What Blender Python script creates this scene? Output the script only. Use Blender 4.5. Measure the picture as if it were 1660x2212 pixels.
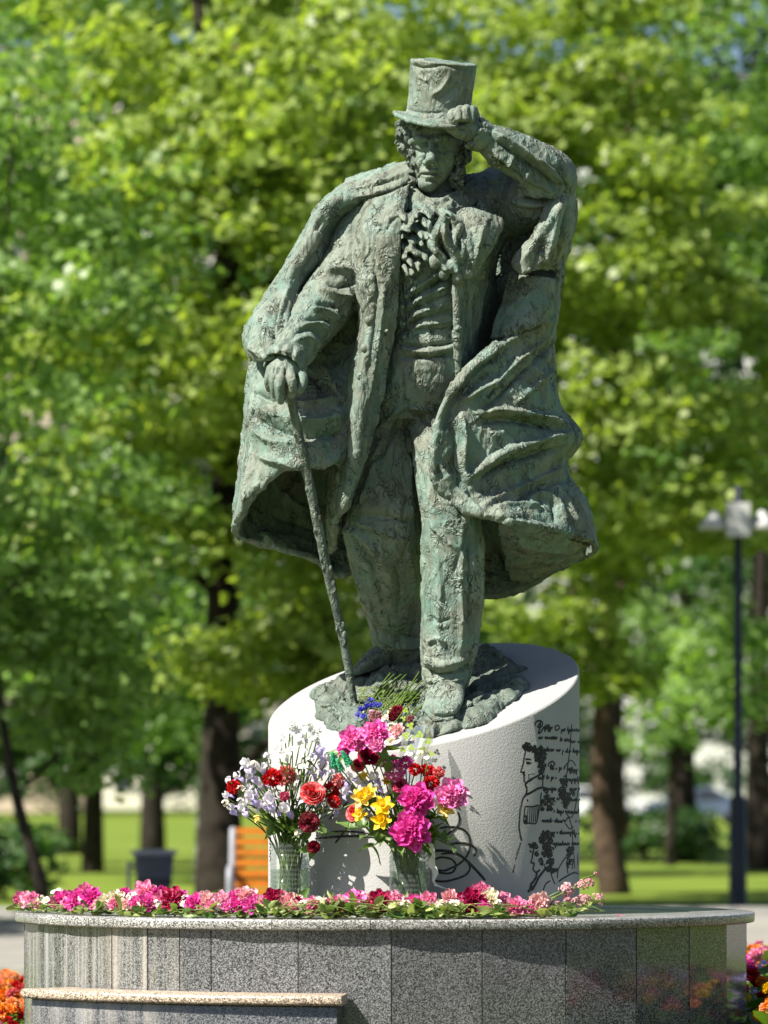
import bpy, bmesh, math, random
import numpy as np
from mathutils import Vector, Matrix

SC = bpy.context.scene
COL = SC.collection
for o in list(bpy.data.objects):
    bpy.data.objects.remove(o, do_unlink=True)
R = math.radians

# ---------------------------------------------------------------- camera, sky, sun, exposure
CAM_D, CAM_H, HORIZON, PXM = 18.0, 1.45, 1700.0, 472.0     # metres, metres, measured row, measured px per metre at the statue
FPX = CAM_D * PXM
cam = bpy.data.cameras.new('camera')
cam_o = bpy.data.objects.new('camera', cam); COL.objects.link(cam_o)
cam_o.location = (0, -CAM_D, CAM_H); cam_o.rotation_euler = (R(90), 0, 0)
cam.sensor_fit = 'HORIZONTAL'; cam.sensor_width = 36.0
cam.lens = FPX / 1660.0 * 36.0
cam.shift_y = (HORIZON - 1106.0) / 1660.0
cam.clip_start = 0.5; cam.clip_end = 2000
cam.dof.use_dof = True; cam.dof.focus_distance = CAM_D - 0.35; cam.dof.aperture_fstop = 3.0
SC.camera = cam_o

SUN_AZ, SUN_EL = R(57), R(48)                               # azimuth measured to the left of the camera side
sdir = Vector((-math.sin(SUN_AZ) * math.cos(SUN_EL), -math.cos(SUN_AZ) * math.cos(SUN_EL), math.sin(SUN_EL)))
world = bpy.data.worlds.new('World'); SC.world = world; world.use_nodes = True
wn = world.node_tree
sky = wn.nodes.new('ShaderNodeTexSky'); sky.sky_type = 'NISHITA'; sky.sun_disc = False
sky.sun_elevation = SUN_EL; sky.sun_rotation = math.atan2(sdir.x, sdir.y)
bg = wn.nodes['Background']; bg.inputs[1].default_value = 0.05
wn.links.new(sky.outputs[0], bg.inputs[0])
sun = bpy.data.lights.new('sun', 'SUN'); sun.energy = 5.0; sun.angle = R(0.5); sun.color = (1.0, 0.94, 0.84)
sun_o = bpy.data.objects.new('sun', sun); COL.objects.link(sun_o)
sun_o.rotation_euler = (-sdir).to_track_quat('-Z', 'Y').to_euler(); sun_o.location = (-6, -6, 12)
SC.view_settings.view_transform = 'Standard'; SC.view_settings.look = 'None'
SC.view_settings.gamma = 1.0; SC.view_settings.use_curve_mapping = False
SC.view_settings.exposure = 1.18
SC.render.engine = 'CYCLES'
SC.cycles.use_denoising = True
SC.cycles.max_bounces = 8; SC.cycles.transparent_max_bounces = 12
SC.cycles.sample_clamp_indirect = 8

# ---------------------------------------------------------------- measuring helpers
def P(x, y, d):
    """Point of the place: x, y as measured on the photograph, d = metres in front of the statue's axis."""
    s = (CAM_D - d) / CAM_D / PXM
    return ((x - 830.0) * s, -d, CAM_H + (HORIZON - y) * s)
def B(x, y, Y):
    """Background point Y metres from the camera."""
    return Vector(((x - 830.0) * Y / FPX, Y - CAM_D, CAM_H + (HORIZON - y) * Y / FPX))
def to_px(co):
    d = -co[:, 1]; s = (CAM_D - d) / CAM_D / PXM
    return 830.0 + co[:, 0] / s, HORIZON - (co[:, 2] - CAM_H) / s, d

# ---------------------------------------------------------------- object helpers
def tag(o, label=None, cat=None, group=None, kind=None):
    if label: o['label'] = label
    if cat: o['category'] = cat
    if group: o['group'] = group
    if kind: o['kind'] = kind
    return o
def empty(name, loc, label, cat, group=None):
    o = bpy.data.objects.new(name, None); COL.objects.link(o); o.location = loc
    o.empty_display_size = 0.1
    return tag(o, label, cat, group)
def link(name, me, mat=None, parent=None, world=False):
    o = bpy.data.objects.new(name, me); COL.objects.link(o)
    if mat is not None:
        me.materials.clear()
        for m in (mat if isinstance(mat, (list, tuple)) else [mat]): me.materials.append(m)
    if parent is not None:
        o.parent = parent
        if world: o.matrix_parent_inverse = wmat(parent).inverted()
    return o
def wmat(o):
    m = o.matrix_basis.copy() if not o.parent else wmat(o.parent) @ o.matrix_parent_inverse @ o.matrix_basis
    return m
def mesh(name, v, f, smooth=True):
    me = bpy.data.meshes.new(name)
    me.from_pydata([tuple(map(float, p)) for p in v], [], [tuple(int(i) for i in q) for q in f])
    me.update()
    if smooth: me.shade_smooth()
    else: me.shade_flat()
    return me

class Geo:
    def __init__(s): s.v = []; s.f = []; s.n = 0
    def add(s, v, f):
        v = np.asarray(v, float); s.v.append(v); s.f += [tuple(int(i) + s.n for i in q) for q in f]; s.n += len(v); return s
    def verts(s): return np.concatenate(s.v) if s.v else np.zeros((0, 3))
    def mesh(s, name, smooth=True): return mesh(name, s.verts(), s.f, smooth)
    def grid(s, G, closed_u=False):
        G = np.asarray(G, float); n, m = G.shape[:2]; f = []
        for i in range(n - 1):
            for j in range(m if closed_u else m - 1):
                k = (j + 1) % m
                f.append((i*m + j, i*m + k, (i+1)*m + k, (i+1)*m + j))
        return s.add(G.reshape(-1, 3), f)
    def box(s, c, h, rot=None):
        v = np.array([(x, y, z) for x in (-1, 1) for y in (-1, 1) for z in (-1, 1)], float) * np.array(h)
        if rot is not None: v = v @ np.array(rot.to_3x3()).T
        return s.add(v + np.array(c), [(0,1,3,2),(4,6,7,5),(0,4,5,1),(2,3,7,6),(0,2,6,4),(1,5,7,3)])
    def tube(s, pts, rad, n=10, cap=True, sub=1, flat=1.0):
        """tapered tube through world points"""
        pts = np.asarray(pts, float); rad = np.ones(len(pts)) * np.asarray(rad, float)
        if sub > 1:
            q = catmull(np.column_stack([pts, rad]), sub); pts, rad = q[:, :3], q[:, 3]
        t = np.gradient(pts, axis=0); t /= np.linalg.norm(t, axis=1)[:, None] + 1e-12
        up = np.array([0, -1.0, 0]) if abs(t[0, 1]) < 0.9 else np.array([1.0, 0, 0])
        rings = []; a = np.linspace(0, 2*np.pi, n, endpoint=False)
        for i in range(len(pts)):
            b = up - t[i] * (up @ t[i]); b /= np.linalg.norm(b) + 1e-12; up = b
            c = np.cross(t[i], b)
            rings.append(pts[i] + rad[i] * (np.cos(a)[:, None] * b * flat + np.sin(a)[:, None] * c))
        if cap:
            e0 = pts[0] - t[0] * rad[0] * 0.5; e1 = pts[-1] + t[-1] * rad[-1] * 0.5
            r0 = (rings[0] - pts[0]) * 0.7 + pts[0] - t[0] * rad[0] * 0.38
            r1 = (rings[-1] - pts[-1]) * 0.7 + pts[-1] + t[-1] * rad[-1] * 0.38
            rings = [r0] + rings + [r1]
        G = np.array(rings); m = len(G); base = s.n
        s.grid(G, True)
        if cap:
            k = s.n; s.add([e0, e1], [])
            s.f += [(base + (j+1) % n, base + j, k) for j in range(n)]
            s.f += [(base + (m-1)*n + j, base + (m-1)*n + (j+1) % n, k + 1) for j in range(n)]
        return s
    def ball(s, c, r, nu=14, nv=9, rot=None):
        r = np.ones(3) * np.asarray(r, float); v = []
        for i in range(nv + 1):
            th = math.pi * i / nv
            for j in range(nu):
                ph = 2*math.pi*j/nu; v.append((math.sin(th)*math.cos(ph), math.sin(th)*math.sin(ph), math.cos(th)))
        v = np.array(v) * r
        if rot is not None: v = v @ np.array(rot.to_3x3()).T
        f = [(i*nu + j, (i+1)*nu + j, (i+1)*nu + (j+1) % nu, i*nu + (j+1) % nu) for i in range(nv) for j in range(nu)]
        return s.add(v + np.array(c), f)
    # the same shapes with measured points (x, y, d) and measured radii
    def ptube(s, pts, n=20, sub=4, flat=1.0):
        return s.tube([P(*p[:3]) for p in pts], [p[3] / PXM for p in pts], n=n, sub=sub, flat=flat)
    def pball(s, x, y, d, rx, ry, rd, rot=None):
        return s.ball(P(x, y, d), (rx / PXM, rd, ry / PXM), rot=rot)
    def psheet(s, rows, th=0.03, nu=10, nv=10):
        G = np.array([[P(*c) for c in r] for r in rows]); return s.sheet(G, th, nu, nv)
    def sheet(s, G, th, nu=8, nv=8):
        G = catmull(G, nv)
        G = np.swapaxes(catmull(np.swapaxes(G, 0, 1), nu), 0, 1)
        N = np.cross(np.gradient(G, axis=1), np.gradient(G, axis=0)); N /= np.linalg.norm(N, axis=2)[..., None] + 1e-12
        n, m = G.shape[:2]; A = G + N * th/2; Bk = G - N * th/2
        b = s.n; s.add(np.concatenate([A.reshape(-1, 3), Bk.reshape(-1, 3)]), [])
        o = n*m
        for i in range(n - 1):
            for j in range(m - 1):
                q = (i*m + j, i*m + j + 1, (i+1)*m + j + 1, (i+1)*m + j)
                s.f.append(tuple(b + k for k in reversed(q))); s.f.append(tuple(b + o + k for k in q))
        for j in range(m - 1):
            s.f.append((b+j, b+j+1, b+o+j+1, b+o+j)); k = (n-1)*m
            s.f.append((b+k+j+1, b+k+j, b+o+k+j, b+o+k+j+1))
        for i in range(n - 1):
            s.f.append((b+(i+1)*m, b+i*m, b+o+i*m, b+o+(i+1)*m)); k = m-1
            s.f.append((b+i*m+k, b+(i+1)*m+k, b+o+(i+1)*m+k, b+o+i*m+k))
        return s
    def loft(s, secs, n=32, sub=4):
        """horizontal ellipses: (x, y, d, rx, rd)"""
        q = catmull(np.array(secs, float), sub); a = np.linspace(0, 2*np.pi, n, endpoint=False); rings = []
        for x, y, d, rx, rd in q:
            c = np.array(P(x, y, d)); rings.append(c + np.column_stack([np.cos(a)*rx/PXM, np.sin(a)*rd, np.zeros(n)]))
        b = s.n; s.grid(np.array(rings), True); m = len(rings); k = s.n
        s.add([rings[0].mean(0), rings[-1].mean(0)], [])
        s.f += [(b + (j+1) % n, b + j, k) for j in range(n)]
        s.f += [(b + (m-1)*n + j, b + (m-1)*n + (j+1) % n, k+1) for j in range(n)]
        return s

def catmull(p, sub):
    """Catmull-Rom through control values along axis 0"""
    p = np.asarray(p, float)
    if len(p) == 2:
        t = np.linspace(0, 1, sub + 1).reshape((-1,) + (1,) * (p.ndim - 1)); return p[0] * (1-t) + p[1] * t
    e = np.concatenate([[2*p[0] - p[1]], p, [2*p[-1] - p[-2]]]); out = []
    for i in range(len(p) - 1):
        a, b, c, d = e[i:i+4]
        for k in range(sub):
            t = k / sub
            out.append(0.5 * ((2*b) + (c-a)*t + (2*a-5*b+4*c-d)*t*t + (3*b-a-3*c+d)*t**3))
    out.append(p[-1]); return np.array(out)

# ---------------------------------------------------------------- noise on arrays
def _h(i, s):
    i = (i.astype(np.int64) * np.array([73856093, 19349663, 83492791], dtype=np.int64)).sum(-1) + s * 2654435761
    i = (i ^ (i >> 13)) * 1274126177 & 0x7fffffff; i = (i ^ (i >> 16)) * 668265263 & 0x7fffffff
    return ((i ^ (i >> 15)) & 0xffffff) / float(0xffffff)
def vnoise(p, s=0):
    i = np.floor(p); f = p - i; f = f*f*f*(f*(f*6-15)+10); r = 0
    for x in (0, 1):
        for y in (0, 1):
            for z in (0, 1):
                w = (f[:, 0] if x else 1-f[:, 0]) * (f[:, 1] if y else 1-f[:, 1]) * (f[:, 2] if z else 1-f[:, 2])
                r = r + w * _h(i + np.array([x, y, z]), s)
    return r * 2 - 1
def fbm(p, o=3, s=0):
    return sum(vnoise(p * 2**k, s + k) * 0.5**k for k in range(o))
def cells(p, s=0):
    """nearest random cell: returns id noise, offset from its seed, edge distance"""
    i = np.floor(p); best = np.full(len(p), 9.0); sec = np.full(len(p), 9.0); cid = np.zeros((len(p), 3)); off = np.zeros((len(p), 3))
    for x in (-1, 0, 1):
        for y in (-1, 0, 1):
            for z in (-1, 0, 1):
                c = i + np.array([x, y, z])
                q = c + np.stack([_h(c, s+1), _h(c, s+2), _h(c, s+3)], -1)
                v = p - q; dd = (v*v).sum(1); m = dd < best
                sec = np.where(m, best, np.minimum(sec, dd)); best = np.where(m, dd, best)
                cid[m] = c[m]; off[m] = v[m]
    return cid, off, np.sqrt(sec) - np.sqrt(best)

def remesh(me, voxel):
    t = bpy.data.objects.new('tmp', me); COL.objects.link(t)
    m = t.modifiers.new('r', 'REMESH'); m.mode = 'VOXEL'; m.voxel_size = voxel; m.adaptivity = 0.0
    dg = bpy.context.evaluated_depsgraph_get(); dg.update()
    out = bpy.data.meshes.new_from_object(t.evaluated_get(dg))
    bpy.data.objects.remove(t); bpy.data.meshes.remove(me); return out
def get_co(me):
    a = np.empty(len(me.vertices) * 3, np.float32); me.vertices.foreach_get('co', a); return a.reshape(-1, 3).astype(float)
def get_no(me):
    a = np.empty(len(me.vertices) * 3, np.float32); me.vertex_normals.foreach_get('vector', a); return a.reshape(-1, 3).astype(float)
def set_co(me, co):
    me.vertices.foreach_set('co', co.astype(np.float32).ravel()); me.update()
def smooth(me, it, k=0.5):
    e = np.empty(len(me.edges) * 2, np.int32); me.edges.foreach_get('vertices', e); e = e.reshape(-1, 2)
    co = get_co(me); n = np.bincount(e.ravel(), minlength=len(co)).astype(float)
    for _ in range(it):
        a = np.stack([np.bincount(e[:, 0], co[e[:, 1], c], len(co)) + np.bincount(e[:, 1], co[e[:, 0], c], len(co)) for c in range(3)], -1)
        co += k * (a / np.maximum(n, 1)[:, None] - co)
    set_co(me, co)

def sculpt(me, strokes):
    """press ridges (+) and creases (-) into the surface along measured lines: (points, width px, height m)"""
    co = get_co(me); no = get_no(me); x, y, d = to_px(co)
    face = np.clip((-no[:, 1] + 0.15) / 0.5, 0, 1); disp = np.zeros(len(co))
    for pts, w, a in strokes:
        q = catmull(np.array(pts, float), 6) if len(pts) > 2 else np.array(pts, float)
        lo = q.min(0) - 3*w; hi = q.max(0) + 3*w
        m = np.where((x > lo[0]) & (x < hi[0]) & (y > lo[1]) & (y < hi[1]) & (face > 0))[0]
        if not len(m): continue
        best = np.full(len(m), 1e9); tt = np.zeros(len(m)); L = len(q) - 1
        for i in range(L):
            e = q[i+1] - q[i]; l2 = e @ e + 1e-9
            t = np.clip(((x[m]-q[i, 0])*e[0] + (y[m]-q[i, 1])*e[1]) / l2, 0, 1)
            r = (x[m]-q[i, 0]-t*e[0])**2 + (y[m]-q[i, 1]-t*e[1])**2
            k = r < best; best[k] = r[k]; tt[k] = (i + t[k]) / L
        disp[m] += 1.35 * a * np.exp(-(best / (w*w)) ** .72 * 1.7) * np.clip(np.minimum(tt, 1-tt) * 5 + 0.25, 0, 1) * face[m]
    set_co(me, co + no * disp[:, None])

def clay(me, amp=1.0, size=1.0, stretch=(1, 1, 0.5), seed=0, lump=1.0, thresh=0.0):
    """palette-knife dabs: tilted chips with steep edges, pressed on a lumpy ground"""
    co = get_co(me); no = get_no(me); st = np.array(stretch)
    warp = np.stack([fbm(co * 9, 2, seed + 11), fbm(co * 9, 2, seed + 17), fbm(co * 9, 2, seed + 23)], -1)
    d = 0.0025 * lump * fbm(co * 7, 3, seed) * amp
    q = (co + warp * .05) * np.array([1, 1, .38]) * 11 / size; rdg = 1 - np.abs(fbm(q, 3, seed + 3)) * 2.2; d += .0045 * amp * np.clip(rdg, -.2, 1) ** 3
    tone = np.zeros(len(co))
    for k, (s, a) in enumerate(((0.105 * size, 0.0085), (0.046 * size, 0.0036))):
        cid, off, edge = cells((co + warp * 0.035) * st / s, seed + 31*k)
        h = _h(cid, seed + 5); g = np.stack([_h(cid, seed + 6), _h(cid, seed + 7), _h(cid, seed + 8)], -1) - 0.5
        on = (_h(cid, seed + 9) > 0.5).astype(float)
        d += amp * a * on * ((h - 0.4) * 1.2 + 1.6 * (off * g).sum(1))
        tone += (h - 0.5) * (0.6, 0.4)[k]
    set_co(me, co + no * d[:, None])
    at = me.attributes.new('tone', 'FLOAT', 'POINT'); at.data.foreach_set('value', tone.astype(np.float32))

def form(name, geo, parent, mat, voxel=0.007, strokes=(), sm=2, amp=1.0, size=1.0, stretch=(1, 1, .5), seed=0, lump=1.0):
    me = geo.mesh(name)
    me = remesh(me, voxel); smooth(me, sm)
    if strokes: sculpt(me, strokes); smooth(me, 1, 0.3)
    if amp > 0: clay(me, amp, size, stretch, seed, lump)
    me.shade_smooth(); me.name = name
    return link(name, me, mat, parent, True)

# ---------------------------------------------------------------- materials
MATS = {}
class NT:
    def __init__(s, name):
        s.m = bpy.data.materials.new(name); s.m.use_nodes = True; s.t = s.m.node_tree; s.b = s.t.nodes['Principled BSDF']; MATS[name] = s.m
    def n(s, typ, **kw):
        x = s.t.nodes.new('ShaderNode' + typ)
        for k, v in kw.items(): setattr(x, k, v)
        return x
    def l(s, a, b): s.t.links.new(a, b); return s
    def coord(s, scale=(1, 1, 1), kind='Object', loc=(0, 0, 0)):
        c = s.n('TexCoord'); m = s.n('Mapping'); m.inputs['Scale'].default_value = scale; m.inputs['Location'].default_value = loc
        s.l(c.outputs[kind], m.inputs[0]); return m.outputs[0]
    def noise(s, vec, scale, detail=4, rough=0.55, dist=0.0):
        x = s.n('TexNoise'); x.inputs['Scale'].default_value = scale; x.inputs['Detail'].default_value = detail
        x.inputs['Roughness'].default_value = rough; x.inputs['Distortion'].default_value = dist; s.l(vec, x.inputs['Vector']); return x.outputs[0]
    def voro(s, vec, scale, feature='F1', out='Distance', rnd=1.0):
        x = s.n('TexVoronoi'); x.feature = feature; x.inputs['Scale'].default_value = scale; x.inputs['Randomness'].default_value = rnd
        s.l(vec, x.inputs['Vector']); return x.outputs[out]
    def ramp(s, fac, stops, interp='LINEAR'):
        x = s.n('ValToRGB'); x.color_ramp.interpolation = interp; e = x.color_ramp.elements
        while len(e) < len(stops): e.new(0.5)
        for i, (p, c) in enumerate(stops):
            e[i].position = p; e[i].color = tuple(c) + (1,) if not isinstance(c, (int, float)) else (c, c, c, 1)
        s.l(fac, x.inputs[0]); return x.outputs[0]
    def mix(s, fac, a, b, mode='MIX'):
        x = s.n('Mix', data_type='RGBA', blend_type=mode)
        for sock, v in ((x.inputs[0], fac), (x.inputs[6], a), (x.inputs[7], b)):
            if hasattr(v, 'links') or hasattr(v, 'is_linked'): s.l(v, sock)
            elif isinstance(v, (int, float)): sock.default_value = v
            else: sock.default_value = tuple(v) + (1,)
        return x.outputs[2]
    def math(s, op, a, b=0.0):
        x = s.n('Math', operation=op)
        for sock, v in ((x.inputs[0], a), (x.inputs[1], b)):
            if hasattr(v, 'is_linked'): s.l(v, sock)
            else: sock.default_value = v
        return x.outputs[0]
    def bump(s, h, strength=0.3, dist=0.01, nxt=None):
        x = s.n('Bump'); x.inputs['Strength'].default_value = strength; x.inputs['Distance'].default_value = dist
        s.l(h, x.inputs['Height'])
        if nxt is not None: s.l(nxt, x.inputs['Normal'])
        return x.outputs[0]
    def out(s, color=None, rough=None, normal=None, metal=None, spec=None):
        for k, v in (('Base Color', color), ('Roughness', rough), ('Normal', normal), ('Metallic', metal), ('Specular IOR Level', spec)):
            if v is None: continue
            sock = s.b.inputs[k]
            if hasattr(v, 'is_linked'): s.l(v, sock)
            elif isinstance(v, (int, float)): sock.default_value = v
            else: sock.default_value = tuple(v) + (1,)
        return s.m

def mat_bronze(name, green=1.0, dark=1.0, lines=1.0):
    m = NT(name); c = m.coord(); cz = m.coord((1, 1, .45))
    a = m.n('Attribute', attribute_name='tone'); tone = m.math('ADD', a.outputs['Fac'], 0.5)
    big = m.noise(c, 3.2, 5, .6, .6); mid = m.noise(c, 14, 5, .65, 1.0); fine = m.noise(cz, 70, 4, .6, .8)
    base = m.ramp(big, [(.30, (.105*dark, .112*dark, .086*dark)), (.44, (.150*dark, .168*dark, .136*dark)), (.56, (.112*dark, .178*dark*green, .152*dark*green)), (.64, (.150*dark, .178*dark, .146*dark)), (.76, (.190*dark, .192*dark, .156*dark))])
    brown = m.ramp(mid, [(.35, 0.0), (.62, 1.0)])
    base = m.mix(m.math('MULTIPLY', m.math('SUBTRACT', 1.0, brown), .42), base, (.098*dark, .094*dark, .070*dark))
    pale = m.ramp(tone, [(.35, 0.0), (.8, 1.0)])
    base = m.mix(m.math('MULTIPLY', pale, .38), base, (.255, .30, .26))
    base = m.mix(1.0, base, (1.0, 1.01, .98), 'MULTIPLY'); base = m.mix(m.math('MULTIPLY', m.ramp(fine, [(.5, 0.0), (.72, 1.0)]), .30), base, (.20, .30, .255))
    streak = m.noise(m.coord((22, 22, 1.6)), 1.0, 4, .65); base = m.mix(m.math('MULTIPLY', m.ramp(streak, [(.50, 0.0), (.68, 1.0)]), .40), base, (.24, .30, .26)); base = m.mix(m.math('MULTIPLY', m.ramp(m.noise(m.coord((15, 15, 1.1), loc=(3, 1, 2)), 1.0, 4, .6), [(.52, 0.0), (.70, 1.0)]), .45), base, (.070*dark, .075*dark, .058*dark))
    w = m.n('VectorMath', operation='ADD'); nz = m.n('TexNoise'); nz.inputs['Scale'].default_value = 16; m.l(c, nz.inputs['Vector'])
    sc = m.n('VectorMath', operation='SCALE'); sc.inputs['Scale'].default_value = .09; m.l(nz.outputs['Color'], sc.inputs[0]); m.l(cz, w.inputs[0]); m.l(sc.outputs[0], w.inputs[1])
    v = m.n('TexVoronoi'); v.inputs['Scale'].default_value = 34; m.l(w.outputs[0], v.inputs['Vector'])
    chip = m.n('SeparateColor'); m.l(v.outputs['Color'], chip.inputs[0])
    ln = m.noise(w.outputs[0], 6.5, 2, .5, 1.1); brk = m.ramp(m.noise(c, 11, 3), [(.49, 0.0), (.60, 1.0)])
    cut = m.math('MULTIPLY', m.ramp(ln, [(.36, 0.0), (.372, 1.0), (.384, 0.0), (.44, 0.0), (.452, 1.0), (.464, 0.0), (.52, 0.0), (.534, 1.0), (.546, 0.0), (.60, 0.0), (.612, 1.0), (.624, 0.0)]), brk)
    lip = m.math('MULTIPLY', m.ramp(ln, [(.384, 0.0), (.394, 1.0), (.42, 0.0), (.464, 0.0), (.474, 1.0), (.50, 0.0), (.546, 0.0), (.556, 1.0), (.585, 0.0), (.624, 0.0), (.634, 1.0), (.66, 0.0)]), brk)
    base = m.mix(m.math('MULTIPLY', lip, .50*lines), base, (.30, .34, .285)); base = m.mix(m.math('MULTIPLY', cut, .72*lines), base, (.028, .034, .028))  # tool marks: crease shade and lip highlights put into the colour
    b = m.bump(chip.outputs[0], .45, .012)
    b = m.bump(m.math('SUBTRACT', m.math('MULTIPLY', lip, .6), cut), .8*lines, .014, b)
    rid = m.noise(cz, 13, 2, .5, 1.6); b = m.bump(m.ramp(rid, [(.30, 0.0), (.44, .75), (.455, .15), (.56, .85), (.572, .2), (.75, .6)]), .42, .013, b)
    b = m.bump(mid, .25, .010, b)
    b = m.bump(fine, .35, .005, b)
    return m.out(base, m.ramp(mid, [(.3, .60), (.7, .78)]), b, .06, .35)

def mat_plain(name, col, rough=.6, var=.25, scale=30, bump=0.0, spec=.3, metal=0.0):
    m = NT(name); c = m.coord(); nz = m.noise(c, scale, 4)
    k = m.ramp(nz, [(.3, 1-var), (.7, 1+var*.6)])
    base = m.mix(1.0, col, k, 'MULTIPLY')
    return m.out(base, rough, m.bump(nz, bump, .01) if bump else None, metal, spec)

def mat_petal(name, c1, c2, trans=.25):
    m = NT(name); oi = m.n('ObjectInfo'); c = m.coord(); nz = m.noise(c, 3.2, 4, .65)
    f = m.math('ADD', m.math('MULTIPLY', nz, .8), m.math('MULTIPLY', oi.outputs['Random'], .3))
    base = m.ramp(f, [(.32, c1), (.58, c2), (.80, tuple(min(.92, v*.55 + .42) for v in c2))])
    m.out(base, .6, None, 0, .2)
    t = m.n('BsdfTranslucent'); m.l(base, t.inputs[0]); mx = m.n('MixShader'); mx.inputs[0].default_value = trans
    m.l(m.b.outputs[0], mx.inputs[1]); m.l(t.outputs[0], mx.inputs[2]); m.l(mx.outputs[0], m.t.nodes['Material Output'].inputs[0])
    return m.m

def mat_leaf(name, c1, c2, trans=.45, tcol=None, scale=1.2):
    m = NT(name); c = m.coord(); nz = m.noise(c, scale, 3)
    g = m.n('NewGeometry'); f = m.math('ADD', m.math('MULTIPLY', nz, .6), m.math('MULTIPLY', g.outputs['Random Per Island'], .4))
    base = m.ramp(f, [(.28, c1), (.72, c2)])
    m.out(base, .42, None, 0, .4)
    t = m.n('BsdfTranslucent'); m.l(m.mix(1.0, base, tcol or (1.5, 1.6, .6), 'MULTIPLY'), t.inputs[0])
    mx = m.n('MixShader'); mx.inputs[0].default_value = trans
    m.l(m.b.outputs[0], mx.inputs[1]); m.l(t.outputs[0], mx.inputs[2]); m.l(mx.outputs[0], m.t.nodes['Material Output'].inputs[0])
    return m.m

def mat_granite(name, tint=(1, 1, 1), stains=False, polish=.18, dark=1.0):
    m = NT(name); c = m.coord()
    a = m.voro(c, 250, 'F1', 'Color'); s = m.n('SeparateColor'); m.l(a, s.inputs[0])
    n2 = m.noise(c, 170, 3, .7); big = m.noise(c, 2.2, 3)
    f = m.math('ADD', m.math('MULTIPLY', s.outputs[0], .55), m.math('MULTIPLY', n2, .45))
    g = [tuple(v * k * dark for k in tint) for v in (.022, .075, .20, .40)]
    base = m.ramp(f, [(.24, g[0]), (.42, g[1]), (.55, g[2]), (.74, g[3])])
    base = m.mix(1.0, base, m.ramp(big, [(.3, .82), (.7, 1.12)]), 'MULTIPLY'); oi = m.n('ObjectInfo'); base = m.mix(1.0, base, m.ramp(oi.outputs['Random'], [(.0, .80), (1.0, 1.18)]), 'MULTIPLY')
    rough = polish
    if stains:
        geo = m.n('TexCoord'); sep = m.n('SeparateXYZ'); m.l(geo.outputs['Object'], sep.inputs[0])
        cs = m.coord((16, 16, .35)); st = m.noise(cs, 1.0, 5, .65); fine = m.noise(m.coord((60, 60, 1.2)), 1.0, 3)
        left = m.ramp(m.math('ADD', m.math('MULTIPLY', sep.outputs[0], .5), 1.0), [(.13, 0.0), (.22, 1.0), (.50, .9), (.60, .06), (1.0, .05)])
        amt = m.math('MULTIPLY', m.ramp(m.math('ADD', m.math('MULTIPLY', st, .75), m.math('MULTIPLY', fine, .25)), [(.44, 0.0), (.62, 1.0)]), left)
        amt = m.math('MULTIPLY', amt, m.ramp(sep.outputs[2], [(.30, .25), (.62, .9)]))
        base = m.mix(m.math('MULTIPLY', amt, .75), base, m.mix(m.noise(m.coord((7, 7, .1)), 1.0, 2), (.52, .55, .60), (.42, .34, .22)))
        rough = m.math('ADD', polish, m.math('MULTIPLY', amt, .4))
    m.b.inputs['IOR'].default_value = 1.6; return m.out(base, rough, None, 0, .5)

def mat_glass(name, col=(1, 1, 1), alpha=.2, rough=.06, trans=1.0):
    """thin clear plastic: see-through body with sharp glints"""
    m = NT(name); t = m.t
    tr = m.n('BsdfTransparent'); tr.inputs[0].default_value = tuple(col) + (1,)
    gl = m.n('BsdfGlossy'); gl.inputs['Roughness'].default_value = rough
    df = m.n('BsdfDiffuse'); df.inputs[0].default_value = (.8, .84, .84, 1)
    fr = m.n('Fresnel'); fr.inputs[0].default_value = 1.45
    a = m.n('MixShader'); b = m.n('MixShader'); a.inputs[0].default_value = alpha * .3
    m.l(tr.outputs[0], a.inputs[1]); m.l(df.outputs[0], a.inputs[2])
    m.l(m.math('MULTIPLY', fr.outputs[0], .55), b.inputs[0]); m.l(a.outputs[0], b.inputs[1]); m.l(gl.outputs[0], b.inputs[2])
    m.l(b.outputs[0], t.nodes['Material Output'].inputs[0]); return m.m
# ================================================================ plinth, pedestal, seat
PL_TOP = CAM_H - 0.57
PX, PA, PB = P(832, 1969, 0)[0], 1.690, 1.20                # plinth axis and half-axes of its cap
CX, CR = P(916, 1500, 0)[0], 0.712                           # pedestal drum
M_GRAN = mat_granite('grey granite', (.97, 1, 1.04), True, .09, .60)
M_CAP = mat_granite('grey granite cap', (1.05, 1.04, 1.0), False, .30, 1.35)
M_SEAT = mat_granite('pink granite', (1.55, 1.25, .95), False, .40, 1.35)
M_GROUT = mat_plain('grout', (.42, .37, .28), .9, .2, 60)
m = NT('pedestal stone'); c_ = m.coord(); n1 = m.noise(c_, 120, 3, .6); n0 = m.noise(c_, 3, 4)
M_DRUM = m.out(m.mix(m.ramp(m.noise(m.coord((9, 9, .5)), 1.0, 5, .7), [(.55, 0.0), (.8, .25)]), m.mix(1.0, (.375, .375, .37), m.ramp(n0, [(.3, .90), (.7, 1.05)]), 'MULTIPLY'), (.22, .23, .21)), .85, m.bump(m.ramp(n1, [(.35, 0.0), (.65, 1.0)]), .28, .004), 0, .2)
m = NT('pedestal top'); c_ = m.coord(); n0 = m.noise(c_, 5, 6, .7); n1 = m.noise(c_, 60, 3)
M_DTOP = m.out(m.mix(m.ramp(n0, [(.45, 0.0), (.75, .30)]), (.31, .316, .32), (.23, .24, .235)), .7, m.bump(n1, .15, .004), 0, .3)

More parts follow.
